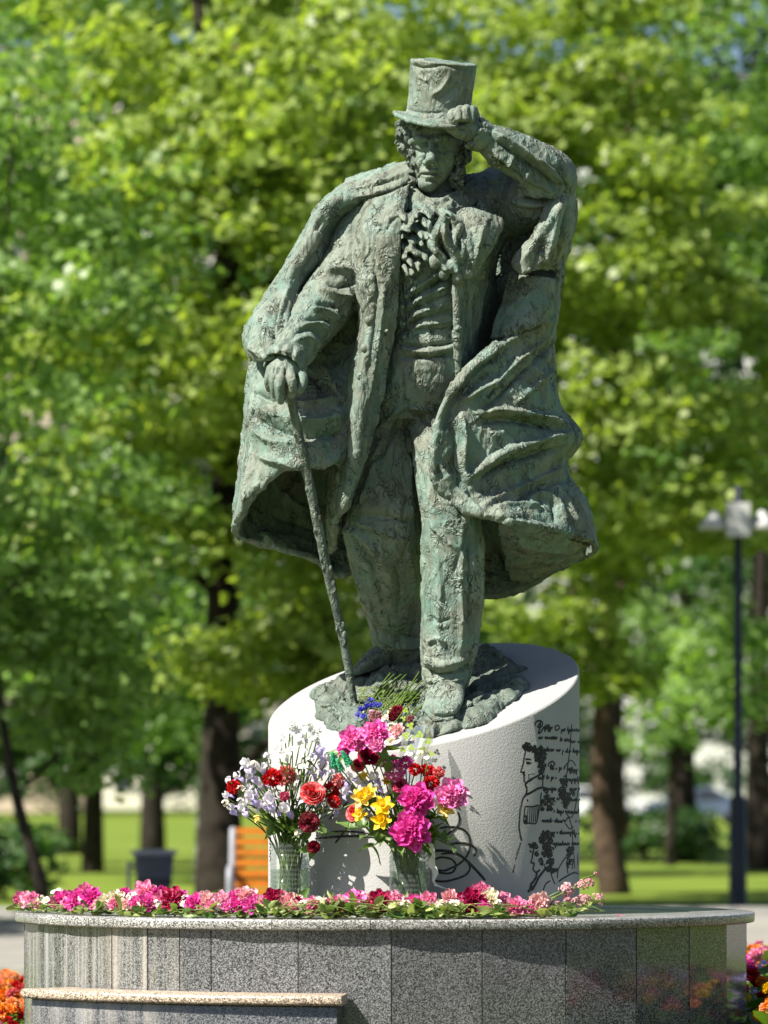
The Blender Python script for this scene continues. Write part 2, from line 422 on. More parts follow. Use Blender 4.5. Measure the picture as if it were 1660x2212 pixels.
def ell(a, b, t): return (PX + a * math.cos(t), b * math.sin(t))
def ang_x(x):                                               # angle of the front (t<0) point seen at column x on the wall
    c = max(-1, min(1, ((x - 830) / PXM - PX) / (PA - .035))); return -math.acos(c)
plinth = empty('granite_plinth', (PX, 0, 0), 'low oval plinth of speckled grey granite panels under the statue pedestal', 'plinth')
WA, WB = PA - .035, PB - .035
fx = [38, 62, 100, 149, 268, 345, 412, 478, 656, 845, 1029, 1201, 1349, 1465, 1552, 1606]
ts = [ang_x(x) for x in fx]
ts = [t if i else -math.pi for i, t in enumerate(ts)]
ts += [0.0] + [math.pi * k / 8 for k in range(1, 9)]
core = Geo(); k = [ell(WA - .012, WB - .012, t) for t in ts[:-1]]; nk = len(k)
core.add([(x, y, -.02) for x, y in k] + [(x, y, PL_TOP - .05) for x, y in k], [(i, (i+1) % nk, nk + (i+1) % nk, nk + i) for i in range(nk)] + [tuple(nk + i for i in range(nk))])
link('core', core.mesh('core', False), M_GROUT, plinth, True)
def slab(poly, z0, z1, bev=.003):
    """bevelled prism over a convex outline (counter-clockwise)"""
    g = Geo(); n = len(poly); p = np.array(poly); c = p.mean(0)
    q = c + (p - c) * (1 - bev / (np.linalg.norm(p - c, axis=1).mean()))
    L = [(p, z0), (p, z1 - bev), (q, z1)]
    for w, z in L: g.v.append(np.column_stack([w, np.full(n, z)])); g.n += n
    for a in (0, 1):
        g.f += [(a*n + i, a*n + (i+1) % n, (a+1)*n + (i+1) % n, (a+1)*n + i) for i in range(n)]
    g.f.append(tuple(2*n + i for i in range(n))); g.f.append(tuple(reversed(range(n)))); return g
for i in range(len(ts) - 1):
    a = np.array(ell(WA, WB, ts[i])); b = np.array(ell(WA, WB, ts[i+1])); e = (b - a) / np.linalg.norm(b - a); nn = np.array((e[1], -e[0]))
    rp = random.Random(i*3 + 1); a = a + nn*rp.uniform(-.0015, .002); b = b + nn*rp.uniform(-.0015, .002); a2 = a + e * .0026; b2 = b - e * .0026
    g = Geo(); pts = [a2, b2, b2 - nn*.02, a2 - nn*.02]
    z0, z1 = -.02, PL_TOP - .047
    g.add([(*q, z) for z in (z0, z1) for q in pts], [(0,1,5,4),(1,2,6,5),(2,3,7,6),(3,0,4,7),(4,5,6,7),(3,2,1,0)])
    link('wall_panel', g.mesh('wall_panel', False), M_GRAN, plinth, True)
cj = sorted([ang_x(x) for x in (115, 231, 372, 434, 607, 803, 1000, 1076, 1246, 1440)])
cj = [-math.pi + .06] + cj + [-.12, .5, 1.1, 1.7, 2.3, 2.8]
cj.append(cj[0] + 2*math.pi)
for i in range(len(cj) - 1):
    t0, t1 = cj[i], cj[i+1]; n = max(4, int((t1 - t0) / .035)); g = Geo(); rows = []
    prof = [(-.30, 0), (-.30, .0455), (-.006, .0455), (-.0015, .043), (0, .038), (0, .008), (-.004, .002), (-.012, 0)]
    gap = .0012
    for o, z in prof:
        rows.append([(*ell(PA + o, PB + o, t0 + gap/1.2 + (t1 - t0 - 2*gap/1.2) * j / n), PL_TOP - .0455 + z) for j in range(n + 1)])
    G = np.array(rows + [rows[0]]); g.grid(G)
    m0 = n + 1; g.f.append(tuple(r * m0 for r in range(len(prof)))); g.f.append(tuple(r * m0 + n for r in reversed(range(len(prof)))))
    me = g.mesh('cap_slab', True); me.set_sharp_from_angle(angle=R(50)); link('cap_slab', me, M_CAP, plinth, True)
n = 96; g = Geo(); k = [ell(PA - .295, PB - .295, 2*math.pi*i/n) for i in range(n)]
g.add([(x, y, PL_TOP - .0025) for x, y in k], [tuple(range(n))]); link('cap_infill', g.mesh('cap_infill', False), M_CAP, plinth, True)

# stone seat on the left of the plinth
seat = empty('stone_ledge', (*ell(PA + .1, PB + .1, ang_x(400)), 0), 'pinkish granite seat slab curving along the left front of the plinth', 'ledge')
SZ = 0.566
def seat_ring(o0, o1, z0, z1, t0, t1, bev, name, mat):
    n = 40; g = Geo(); prof = [(o0, z0), (o0, z1), (o1 - bev, z1), (o1 - bev*.3, z1 - bev*.3), (o1, z1 - bev), (o1, z0 + bev), (o1 - bev*.3, z0 + bev*.3), (o1 - bev, z0)]
    G = [[(*ell(PA + o, PB + o, t0 + (t1 - t0)*j/n), z) for j in range(n + 1)] for o, z in prof]
    g.grid(np.array(G + [G[0]])); m0 = n + 1
    g.f.append(tuple(r*m0 for r in range(len(prof)))); g.f.append(tuple(r*m0 + n for r in reversed(range(len(prof)))))
    me = g.mesh(name); me.set_sharp_from_angle(angle=R(50)); return link(name, me, mat, seat, True)
def ang_o(x, o): return -math.acos(max(-1, min(1, ((x - 830) / PXM - PX) / (PA + o))))
seat_ring(-.028, .22, SZ - .042, SZ, -2.56, ang_o(745, .22), .012, 'seat_slab', M_SEAT)
seat_ring(-.027, .185, -.02, SZ - .043, -2.54, ang_o(736, .185), .004, 'support_block', M_GRAN)

# pedestal drum with the slanted top
ped = empty('stone_pedestal', (CX, 0, PL_TOP), 'pale grey stone drum with slanted top and black pen drawings', 'pedestal')
SLX, SLY, ZC = .179, .33, CAM_H + 197 / PXM
def ztop(X, Y): return ZC + SLX * (X - CX) + SLY * Y
g = Geo(); n = 160; a = np.linspace(0, 2*np.pi, n, endpoint=False); rings = []
for r, dz in ((CR, None), (CR, -.010), (CR - .003, -.004), (CR - .009, 0)):
    X = CX + r*np.cos(a); Y = r*np.sin(a)
    rings.append(np.column_stack([X, Y, np.full(n, PL_TOP - .002) if dz is None else ztop(X, Y) + dz]))
g.grid(np.array(rings), True)
me = g.mesh('drum'); me.set_sharp_from_angle(angle=R(50)); link('drum', me, M_DRUM, ped, True)
g = Geo(); X = CX + (CR - .009)*np.cos(a); Y = (CR - .009)*np.sin(a)
g.add(np.column_stack([X, Y, ztop(X, Y)]), [tuple(range(n))]); link('slanted_top', g.mesh('slanted_top', False), M_DTOP, ped, True)

# pen drawings and handwriting painted on the drum, as thin raised lines
m = NT('black paint'); c_ = m.coord(); M_INK = m.out(m.mix(m.ramp(m.noise(c_, 55, 4, .7), [(.52, 0.0), (.72, .8)]), (.010, .011, .012), (.10, .10, .10)), .6)
def on_drum(x, y):
    s = max(-.9995, min(.9995, (x - 916) / 336.0)); t = math.asin(s)
    for _ in range(4):                                      # allow for the nearer surface looking larger
        d = CR * math.cos(t); s = max(-.9995, min(.9995, ((x - 830)/PXM*(CAM_D - d)/CAM_D - CX) / CR)); t = math.asin(s)
    d = CR * math.cos(t); return t, CAM_H + (HORIZON - y) / PXM * (CAM_D - d) / CAM_D
def ink(name, lines, label=None):
    g = Geo()
    for pts, w in lines:
        q = [on_drum(*p) for p in pts]
        q = catmull(np.array(q), 5) if len(q) > 2 else np.array(q)
        t = q[:, 0] * CR; z = q[:, 1]; T = np.gradient(np.column_stack([t, z]), axis=0); T /= np.linalg.norm(T, axis=1)[:, None] + 1e-9
        wv = w / PXM / 2 * (np.clip(np.minimum(np.arange(len(q)), np.arange(len(q))[::-1]) / 2.0 + .55, 0, 1))
        L = np.column_stack([t - T[:, 1]*wv, z + T[:, 0]*wv]); Rr = np.column_stack([t + T[:, 1]*wv, z - T[:, 0]*wv])
        rows = []
        for e, r in ((L, CR + .0004), (L*.6 + Rr*.4, CR + .0035), (Rr*.6 + L*.4, CR + .0035), (Rr, CR + .0004)):
            th = e[:, 0] / CR; rows.append(np.column_stack([CX + r*np.sin(th), -r*np.cos(th), e[:, 1]]))
        g.grid(np.array(rows))
    o = link(name, g.mesh(name), M_INK, ped, True)
    if label: o['label'] = label
    return o
def U(pts): return [(918.3 + .24407*u, 1485.5 + .24407*v) for u, v in pts]     # measured on the enlarged right half
def V(pts): return [(459.2 + .35797*u, 1485.5 + .35797*v) for u, v in pts]     # measured on the enlarged bouquets
officer = [
 ([(893,560),(880,620),(870,680),(852,735),(850,748),(872,752),(884,742)],4.0), ([(884,752),(872,768),(884,775),(876,790),(880,805),(878,825),(890,840)],4.2),
 ([(890,840),(892,870),(902,890),(900,930),(890,955),(868,985),(855,1040),(842,1100),(838,1170),(834,1240),(846,1310),(858,1360)],5.0),
 ([(850,1370),(828,1440),(800,1530)],4.2), ([(796,1565),(788,1600),(780,1640)],3.6),
 ([(888,640),(910,634),(940,640)],4.5), ([(895,664),(915,668),(935,672)],6), ([(905,680),(922,676),(944,668)],3),
 ([(895,855),(925,820),(965,800),(1010,775),(1040,755)],4.5), ([(916,768),(920,805)],2.5), ([(916,770),(975,764)],2.5), ([(900,835),(930,825),(960,805)],4.5),
 ([(898,948),(930,935),(965,915),(1000,895),(1040,885)],5.5), ([(1040,760),(1044,820),(1042,885)],3.5), ([(1042,885),(1100,900),(1165,905)],5.0), ([(1042,900),(1070,930),(1085,960)],4.5),
 ([(905,990),(912,1010)],7), ([(888,1050),(880,1120),(876,1190),(890,1205),(925,1200),(960,1205),(990,1190),(1010,1080),(1014,1040)],3.4), ([(890,1050),(950,1055),(1012,1040)],3.4),
 ([(912,1060),(905,1195)],2.5), ([(930,1065),(925,1190)],2.5), ([(948,1062),(943,1190)],2.5), ([(966,1060),(960,1192)],2.5), ([(984,1056),(977,1190)],2.5), ([(1000,1052),(992,1180)],2.5),
 ([(888,1130),(900,1160),(890,1190),(905,1190)],6), ([(1030,930),(1024,1010),(1030,1070)],4)]
rng = random.Random(5)
def hair(cu, cv, ru, rv, n, w, seed):
    r = random.Random(seed); out = []
    for i in range(n):
        a = r.uniform(0, 6.28); q = math.sqrt(r.random()); u, v = cu + ru*q*math.cos(a), cv + rv*q*math.sin(a); b = r.uniform(0, 6.28)
        out.append(([(u + 13*math.cos(b + k*.9), v + 13*math.sin(b + k*.9)) for k in range(4)], w))
    return out
officer += hair(908, 528, 34, 28, 30, 4.5, 1) + hair(985, 540, 50, 24, 26, 4.2, 2) + hair(1018, 610, 52, 60, 60, 4.6, 3) + hair(1035, 710, 28, 50, 26, 4.2, 4)
ink('ink_portrait', [(U(p), w) for p, w in officer], 'black line drawing of an officer in profile')
lady = [([(965,1430),(956,1470),(948,1520),(940,1550),(968,1556),(964,1580),(958,1600),(965,1622),(990,1636),(1020,1612)],4.2), ([(940,1440),(932,1452),(948,1460)],3),
 ([(975,1460),(1000,1446)],3.2), ([(970,1470),(990,1490),(1006,1476),(990,1466),(972,1470)],4.4), ([(992,1640),(985,1680),(960,1720),(940,1745),(930,1790),(910,1810)],6.5),
 ([(1060,1560),(1062,1600)],4), ([(1080,1590),(1040,1640),(1010,1680),(980,1740),(950,1790)],6), ([(1110,1630),(1130,1690),(1150,1740)],3.4), ([(1045,1800),(1070,1740),(1110,1710)],3),
 ([(1020,1545),(1024,1560)],5), ([(935,1760),(960,1775),(930,1790)],8)]
lady += hair(1075, 1330, 58, 55, 60, 4.6, 6) + hair(1085, 1440, 48, 62, 55, 4.6, 7) + hair(1110, 1540, 26, 30, 18, 4.4, 8) + hair(965, 1400, 40, 22, 16, 4, 9) + hair(1030, 1540, 14, 26, 8, 4, 10) + hair(1120, 1610, 38, 22, 26, 4.5, 11)
ink('ink_portrait', [(U(p), w) for p, w in lady], 'black line drawing of a woman with piled hair in profile')
figure = [([(1298,325),(1290,420),(1285,520),(1270,640),(1255,760),(1240,850)],2.2), ([(1240,700),(1270,660),(1300,645),(1335,690)],2.6), ([(1240,1090),(1262,1130),(1292,1150),(1320,1100),(1350,940),(1362,880)],2.4),
 ([(1225,1160),(1240,1190),(1268,1150),(1290,1200),(1302,1260),(1306,1380)],2.6), ([(1240,1200),(1280,1250),(1318,1230)],2.6), ([(1170,1690),(1185,1600),(1245,1500)],2.8), ([(1265,1650),(1256,1560),(1270,1440)],2.8),
 ([(1300,1610),(1310,1540)],2.4), ([(1322,1600),(1318,1480)],2.2), ([(1350,1470),(1352,1570)],2), ([(1180,1720),(1240,1680),(1320,1640),(1362,1650)],3.5)]
figure += hair(1238, 830, 16, 50, 22, 3.2, 21) + hair(1210, 930, 30, 40, 34, 3.4, 22) + hair(1250, 1000, 32, 60, 44, 3.0, 23) + hair(1300, 930, 26, 30, 16, 2.6, 24) + hair(1300, 730, 24, 30, 16, 2.6, 25) + hair(1285, 1440, 28, 40, 30, 3.2, 26) + hair(1275, 1530, 28, 50, 18, 3, 27) + hair(1090, 1010, 60, 50, 40, 3.2, 28)
ink('ink_portrait', [(U(p), w) for p, w in figure], 'black sketch of a slender figure among the handwriting')
script = []
def scrawl(u0, u1, v0, seed, h=15, w=3.2, big=False):
    r = random.Random(seed); pts = []; u = u0; k = 0
    while u < u1:
        if r.random() < .16 and len(pts) > 3: script.append((pts, w)); pts = []; u += 12
        up = h * (2.1 if r.random() < .14 else r.uniform(.6, 1.1)); dn = h * (2.0 if r.random() < .10 else r.uniform(.2, .5))
        pts += [(u, v0 + dn), (u + 5, v0 - up * .6), (u + 9, v0 - up), (u + 8, v0 - up*.2)]
        u += r.uniform(11, 17); v0 += r.uniform(-1, 1.2)
    if len(pts) > 2: script.append((pts, w))
script.append(([(972,340),(985,305),(1015,292),(1042,310),(1030,345),(1000,350),(1010,330),(1024,310),(1018,360),(1005,405),(1030,390),(1050,350)],4))
script.append(([(1090,700),(1100,670),(1130,655),(1150,675),(1130,700),(1108,710),(1120,680),(1112,730)],4))
script.append(([(1150,345),(1180,335),(1190,360),(1160,380),(1150,345)],3.2))
for u0, u1, v0, sd in ((1050,1120,360,1),(1205,1362,380,2),(1005,1165,450,3),(1195,1275,470,4),(1290,1362,485,5),(1020,1195,555,6),(1215,1362,570,7),(1120,1235,722,8),(1260,1362,735,9),(1000,1170,805,10),(1190,1362,822,11),
                       (1045,1160,905,12),(1280,1362,905,13),(1090,1200,990,14),(1270,1362,1000,15),(1020,1130,1085,16),(1140,1362,1105,17),(1035,1240,1185,18),(1330,1362,1190,19),(1100,1300,1292,20),(1315,1362,1298,21),(1130,1362,1388,22)):
    scrawl(u0, u1, v0, sd)
ink('handwriting', [(U(p), w) for p, w in script], 'lines of black cursive handwriting')
flour = [([(620,912),(760,900),(900,898),(1080,915),(1180,940)],5.2), ([(715,870),(820,868),(960,882),(1060,892)],4.0), ([(742,938),(780,890),(820,840),(860,790)],4.6), ([(800,870),(850,815),(900,770),(960,740)],5.0), ([(705,795),(760,740),(820,690)],4.4),
 ([(1482,750),(1492,790),(1480,830),(1440,870),(1395,905)],4.2), ([(1370,850),(1430,840),(1500,850),(1545,890),(1555,950),(1540,1010),(1490,1065),(1440,1090),(1400,1105),(1350,1100)],4.4),
 ([(1430,945),(1500,938),(1560,950),(1592,985),(1578,1020)],4.6), ([(1330,985),(1400,985),(1470,1000),(1530,1040),(1590,1100),(1648,1165)],6.0), ([(1335,1040),(1380,1025),(1440,1035),(1470,1070),(1455,1110),(1420,1122),(1370,1115),(1345,1085)],4.4),
 ([(1540,1050),(1555,1090),(1530,1130),(1470,1155),(1400,1170),(1330,1165)],4.4), ([(1380,1005),(1440,1000),(1500,1015),(1545,1060)],4.0)]
ink('signature_flourish', [(V(p), w) for p, w in flour], 'looping black pen flourish')
left = [([(583, 1640 + 14*i), (586, 1645 + 14*i), (584, 1650 + 14*i)], 5) for i in range(16)]
ink('handwriting', left, 'black handwriting at the far left edge of the drum')
# ================================================================ bronze statue
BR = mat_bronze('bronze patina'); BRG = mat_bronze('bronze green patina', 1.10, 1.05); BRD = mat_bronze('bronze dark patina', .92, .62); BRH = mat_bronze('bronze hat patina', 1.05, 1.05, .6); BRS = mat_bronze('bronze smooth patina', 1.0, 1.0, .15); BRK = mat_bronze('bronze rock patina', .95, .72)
statue = empty('bronze_statue', (CX, 0, ztop(CX, 0)), 'weathered green bronze statue of a man in top hat and cloak with cane', 'statue')

# ---- rocky bronze ground under the feet
def gd(x, y): return (y - 1503 + .179 * (x - 916)) / 145.0
out = [(672,1507),(700,1488),(741,1466),(770,1440),(820,1415),(900,1400),(970,1398),(1028,1400),(1060,1408),(1110,1438),(1130,1456),(1134,1488),(1100,1522),(1062,1552),(996,1576),(932,1590),(896,1585),(860,1572),(813,1582),(768,1584),(722,1578),(695,1558),(684,1528)]
poly = catmull(np.array([(P(x, y, gd(x, y))[0], -gd(x, y)) for x, y in out + out[:1]]), 6)[:-1]
g = Geo(); cen = np.array([P(905, 1500, gd(905, 1500))[0], -gd(905, 1500)]); rows = []
for s_, h in ((0, .05), (.2, .05), (.4, .048), (.6, .045), (.75, .045), (.86, .045), (.93, .04), (.98, .028), (1.0, .01), (.99, -.006), (.5, -.006), (0, -.006)):
    q = cen + (poly - cen) * s_; rows.append(np.column_stack([q, ztop(q[:, 0], q[:, 1]) + h]))
g.grid(np.array(rows), True)
rock = form('rocky_ground', g, statue, BRK, .007, sm=1, amp=0)
me = rock.data; co = get_co(me); zt = ztop(co[:, 0], co[:, 1]); hh = co[:, 2] - zt; mk = np.clip(hh / .03, 0, 1)
cid, off, ed = cells(np.column_stack([co[:, :2] * 16 + .5*np.stack([fbm(co*8, 2, 3), fbm(co*8, 2, 4)], -1), co[:, 2]*10]), 3)
wob = fbm(co * 6, 3, 9)
co[:, 2] += mk * (.022 * wob + .02 * (_h(cid, 4) - .5) + .04 * ((off * (np.stack([_h(cid, 6), _h(cid, 7), _h(cid, 8)], -1) - .5)).sum(1)))
rad = co[:, :2] - cen; rn = np.linalg.norm(rad, axis=1)[:, None] + 1e-6
co[:, :2] += rad / rn * (.05 * fbm(co * 7, 3, 21) + .02*(_h(cid, 3) - .5))[:, None] * np.clip((rn - .2) * 4, 0, 1)
co[:, 2] = np.maximum(co[:, 2], ztop(co[:, 0], co[:, 1]) + np.where(hh > .03, .012, -.008))
set_co(me, co); me.attributes.new('tone', 'FLOAT', 'POINT')

def gy(x, d, lift=22): return 1503 - .179*(x - 916) + 145*d - lift

# ---- shoes
def shoe(path, name, seed, strokes=()):
    """path: list of (x, d, half width px, height px); sole follows the rock"""
    g = Geo(); rows = []
    pts = np.array([(x, d) for x, d, w, h in path]); tx = np.gradient(pts[:, 0]) / PXM; td = np.gradient(pts[:, 1]); L = np.hypot(tx, td)
    for i, (x, d, w, h) in enumerate(path):
        c = np.array(P(x, gy(x, d), d)); side = np.array([-(-td[i]) / L[i] * 1.0, 0, 0]); side = np.array([td[i] / L[i], tx[i] / L[i], 0])
        ring = []
        for a in np.linspace(0, 2*np.pi, 20, endpoint=False):
            u = math.cos(a); v = math.sin(a)
            zz = (v * .5 + .5) ** .85 * h if v > -.75 else 0
            wid = w * (abs(u) ** .75) * (1 if u > 0 else -1) * (1.0 if v < .1 else 1 - .25 * v)
            p = c + side * wid / PXM; p[2] = c[2] + zz / PXM + .179 * (p[0] - c[0]); ring.append(p)
        rows.append(ring)
    n = 20; rows = catmull(np.array(rows), 3); b = g.n; g.grid(rows, True); k = g.n; g.add([rows[0].mean(0), rows[-1].mean(0)], [])
    m = len(rows); g.f += [(b + (j+1) % n, b + j, k) for j in range(n)] + [(b + (m-1)*n + j, b + (m-1)*n + (j+1) % n, k+1) for j in range(n)]
    return form(name, g, statue, BRD if seed == 2 else BR, .0055, strokes, 2, .55, .7, (1, 1, 1), seed)
shoe([(972, .10, 24, 40), (971, .16, 34, 66), (968, .26, 38, 78), (963, .36, 41, 62), (959, .46, 42, 44), (957, .53, 38, 34), (956, .575, 24, 20)], 'shoe', 1,
     [([(922,1535),(940,1546),(960,1549),(985,1545),(998,1530)], 5, -.012), ([(925,1500),(950,1490),(985,1492)], 4, -.010), ([(930,1515),(955,1506),(990,1508)], 4, -.008), ([(935,1480),(960,1474),(990,1480)], 4, .008)])
shoe([(905, -.50, 24, 34), (893, -.48, 36, 66), (865, -.43, 40, 84), (830, -.385, 40, 62), (800, -.355, 38, 46), (778, -.335, 32, 32), (764, -.325, 18, 18)], 'shoe', 2)

# ---- trousers
g = Geo()
g.loft([(922,690,.06,98,.23),(921,740,.08,106,.252),(921,790,.08,112,.26),(914,840,.065,122,.258),(905,880,.035,122,.245),(900,915,.02,112,.22)])
g.ptube([(938,840,.02,70),(942,900,.06,70),(957,1000,.25,62),(969,1090,.32,62),(977,1175,.30,68),(977,1260,.29,66),(974,1350,.28,63),(967,1430,.28,56),(963,1478,.28,48)], 28)
g.ptube([(868,840,.0,72),(846,900,.02,70),(834,1000,.03,74),(828,1100,.04,82),(827,1150,.03,85),(832,1200,-.06,78),(840,1267,-.18,67),(850,1325,-.29,60),(860,1370,-.38,56),(868,1405,-.44,52)], 28)
tr = [([(878,892),(890,980),(902,1080),(909,1170),(911,1280)],6,-.030), ([(862,742),(900,747),(945,745),(988,738)],5,-.022), ([(862,754),(920,760),(988,750)],6,.014), ([(860,768),(920,772),(988,765)],5,-.024), ([(868,790),(872,840),(878,885)],4,-.014),
 ([(876,888),(905,900),(935,922)],5,-.022), ([(878,880),(915,884),(955,895)],6,.014), ([(884,912),(900,945),(912,985)],7,.014), ([(872,890),(850,935),(828,975),(800,1005)],8,-.02), ([(868,880),(840,905),(815,930)],8,.014),
 ([(930,925),(938,1010),(940,1080)],8,.012), ([(1005,985),(990,1050),(1000,1120)],9,-.016), ([(905,1000),(918,1070),(922,1140)],6,-.010), ([(925,1120),(955,1160),(990,1190),(1010,1230)],7,.012), ([(1015,1120),(1000,1180),(980,1240)],6,-.014),
 ([(1000,1140),(996,1230),(998,1340),(994,1420)],6,.016), ([(1016,1150),(1014,1250),(1018,1380)],7,-.016), ([(945,1180),(952,1270),(950,1350),(955,1420)],6,.010), ([(925,1200),(930,1290),(928,1380)],6,-.008), ([(918,1440),(945,1455),(985,1452),(1012,1438)],6,-.022), ([(920,1425),(955,1438),(1010,1422)],7,.020), ([(922,1468),(960,1474),(1006,1462)],6,.016),
 ([(925,1330),(950,1345),(975,1335)],5,-.012), ([(925,1390),(945,1380),(965,1390)],5,.012),
 ([(748,1140),(790,1165),(830,1215),(850,1260)],10,.022), ([(760,1170),(795,1210),(815,1260),(830,1310)],8,-.018), ([(765,1125),(830,1150),(880,1170)],9,.018), ([(780,1110),(850,1120),(900,1130)],9,-.018), ([(770,1230),(790,1290),(815,1345)],8,.018), ([(850,1210),(865,1270),(860,1330)],8,-.014), ([(880,1180),(890,1260),(885,1340)],8,.014),
 ([(820,960),(800,1030),(780,1090)],10,.016), ([(860,950),(850,1030),(845,1100)],10,-.014), ([(885,960),(885,1050),(890,1120)],8,.012), ([(810,1355),(850,1375),(905,1380)],7,-.02), ([(812,1375),(860,1395),(908,1398)],7,.018)]
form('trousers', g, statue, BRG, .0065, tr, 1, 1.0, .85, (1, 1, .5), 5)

# ---- waistcoat
g = Geo()
g.loft([(940,415,.09,52,.11),(940,440,.10,70,.14),(940,462,.11,112,.19),(940,500,.12,126,.245),(936,560,.12,126,.265),(930,620,.11,120,.265),(924,690,.09,114,.255),(922,735,.07,108,.25)])
vs = []
for k in range(9):
    y0 = 610 + k * 14; vs.append(([(876, y0 + 26 + k*1.5), (905, y0 + 10), (940, y0 - 14 + k*3), (985, y0 - 40 + k*6)], 5, .015 if k % 2 == 0 else -.018))
vs += [([(868,600),(872,660),(876,725)],4,-.012), ([(862,560),(880,590),(905,615)],6,.02), ([(985,560),(960,600),(930,625)],8,-.03)]
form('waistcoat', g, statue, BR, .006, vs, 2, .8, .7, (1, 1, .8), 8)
# ---- ruffled shirt front
g = Geo(); r = random.Random(4)
for k in range(8):
    y0 = 462 + k*16.5; x0 = 864 + k*1.0; x1 = 944 - max(0, k - 4)*12; n = 10; rows = [[], [], []]
    for j in range(n):
        x = x0 + (x1 - x0)*j/(n-1); w = math.sin(j*1.9 + k*2.6 + r.uniform(-.9, .9)) * r.uniform(.6, 1.3); e = 1 - abs(j/(n-1) - .5)*.6
        yy = y0 + 7*math.sin(j*.8 + k*1.7) + r.uniform(-3, 3)
        rows[0].append((x, yy - 8, .355 + .01*e)); rows[1].append((x + 2*w, yy + 1 + 3*w, .39 + .03*w*e + .01*e)); rows[2].append((x + 3*w, yy + 9 + 5*w, .40 + .042*w*e + .01*e))
    g.psheet(rows, .013, 4, 4)
form('ruffle', g, statue, BR, .0045, (), 1, .25, .5, (1, 1, 1), 12)
g = Geo()                                                   # bow and hanging ends of the cravat
for pts in ([(940,455,.40),(958,470,.45),(950,500,.46),(942,530,.45),(955,560,.44),(968,585,.43)], [(952,452,.38),(975,462,.44),(990,490,.45),(985,520,.45),(995,555,.44)], [(965,470,.43),(962,500,.47),(972,530,.47),(985,560,.45),(990,590,.43)],
            [(948,500,.43),(935,520,.43),(945,545,.44),(960,560,.44)], [(978,500,.44),(1000,520,.44),(1005,550,.43),(995,580,.42)], [(940,470,.39),(930,485,.41),(938,505,.42)]):
    n = len(pts); rows = []
    for i, (x, y, d) in enumerate(pts):
        w = 9 + 4*math.sin(i*2.0 + pts[0][0]); k = .022*math.sin(i*2.4 + pts[0][1])
        rows.append([(x - w, y - 3, d - .035), (x - w*.3, y, d + .014 + k), (x + w*.4, y + 2, d - .012 - k), (x + w, y - 2, d - .03)])
    g.psheet(rows, .014, 5, 6)
for x, y, d in ((952,560,.43),(975,575,.43),(990,600,.41),(960,590,.40),(940,566,.41)): g.pball(x, y, d, 13, 15, .03)
form('cravat', g, statue, BR, .005, (), 1, .45, .6, (1, 1, 1), 14)

# ---- frock coat: two front panels, lapel, sleeves
g = Geo()
g.psheet([[(800,425,.05),(800,430,.20),(832,424,.29),(866,408,.31),(886,396,.29)],
 [(770,500,.10),(778,502,.28),(805,500,.37),(840,500,.405),(866,500,.395)],
 [(775,600,.08),(774,600,.28),(800,600,.40),(835,600,.405),(861,600,.38)],
 [(785,700,.06),(783,700,.28),(800,700,.40),(830,702,.39),(853,715,.35)],
 [(775,800,.06),(766,800,.28),(785,800,.40),(808,800,.38),(832,805,.33)],
 [(765,900,.06),(757,900,.28),(772,900,.40),(795,900,.37),(813,900,.32)],
 [(758,1000,.05),(750,1000,.25),(762,1000,.37),(776,1000,.36),(790,985,.325)],
 [(742,1070,.03),(735,1085,.22),(744,1075,.31),(756,1065,.34),(766,1050,.33)],
 [(735,1110,.02),(729,1118,.20),(735,1114,.27),(742,1105,.29),(749,1096,.28)]], .032, 8, 8)
g.psheet([[(985,458,.34),(1015,450,.36),(1050,462,.36),(1082,474,.31)],[(985,490,.40),(1020,488,.42),(1055,490,.41),(1082,492,.35)],[(988,525,.42),(1015,525,.44),(1045,530,.43),(1062,532,.38)],[(988,560,.42),(1010,562,.43),(1030,565,.43),(1044,564,.39)],[(988,600,.40),(1002,602,.41),(1016,600,.41),(1026,596,.38)]], .026, 6, 6)
g.psheet([[(1035,435,.18),(1062,442,.08),(1085,450,-.02),(1080,450,-.14)],[(1040,485,.28),(1066,500,.12),(1085,510,-.03),(1080,520,-.17)],[(1005,560,.37),(1036,562,.20),(1062,570,.0),(1065,580,-.19)],[(988,640,.375),(1020,650,.24),(1050,660,.04),(1070,670,-.2)],[(987,720,.365),(1012,730,.22),(1035,740,.02),(1050,750,-.2)],[(990,780,.34),(1012,800,.2),(1030,810,.0),(1040,820,-.2)],[(992,860,.28),(1010,870,.16),(1025,880,-.02),(1030,890,-.2)]], .03, 7, 7)
g.ptube([(985,600,.40,7),(987,660,.395,8),(988,720,.385,8),(990,775,.36,7)], 12)      # rolled front edge
g.loft([(915,430,-.04,120,.16),(915,480,-.02,150,.2),(912,560,-.02,142,.22),(915,650,.0,128,.22),(922,720,.0,120,.22),(915,790,-.02,125,.2)])
g.ptube([(818,468,.06,60),(795,500,.09,66),(762,570,.12,64),(722,634,.21,60),(682,688,.31,54),(650,732,.385,47),(630,766,.43,41)], 26)
g.ptube([(1060,462,-.08,62),(1110,448,-.02,60),(1160,428,.10,58),(1205,405,.13,48)], 26)
g.ptube([(1212,412,.14,40),(1195,382,.18,52),(1150,352,.24,53),(1105,328,.29,46),(1072,309,.325,39),(1052,298,.34,33)], 26)
g.ptube([(884,400,.20,14),(878,425,.26,12),(872,450,.31,10)], 10)
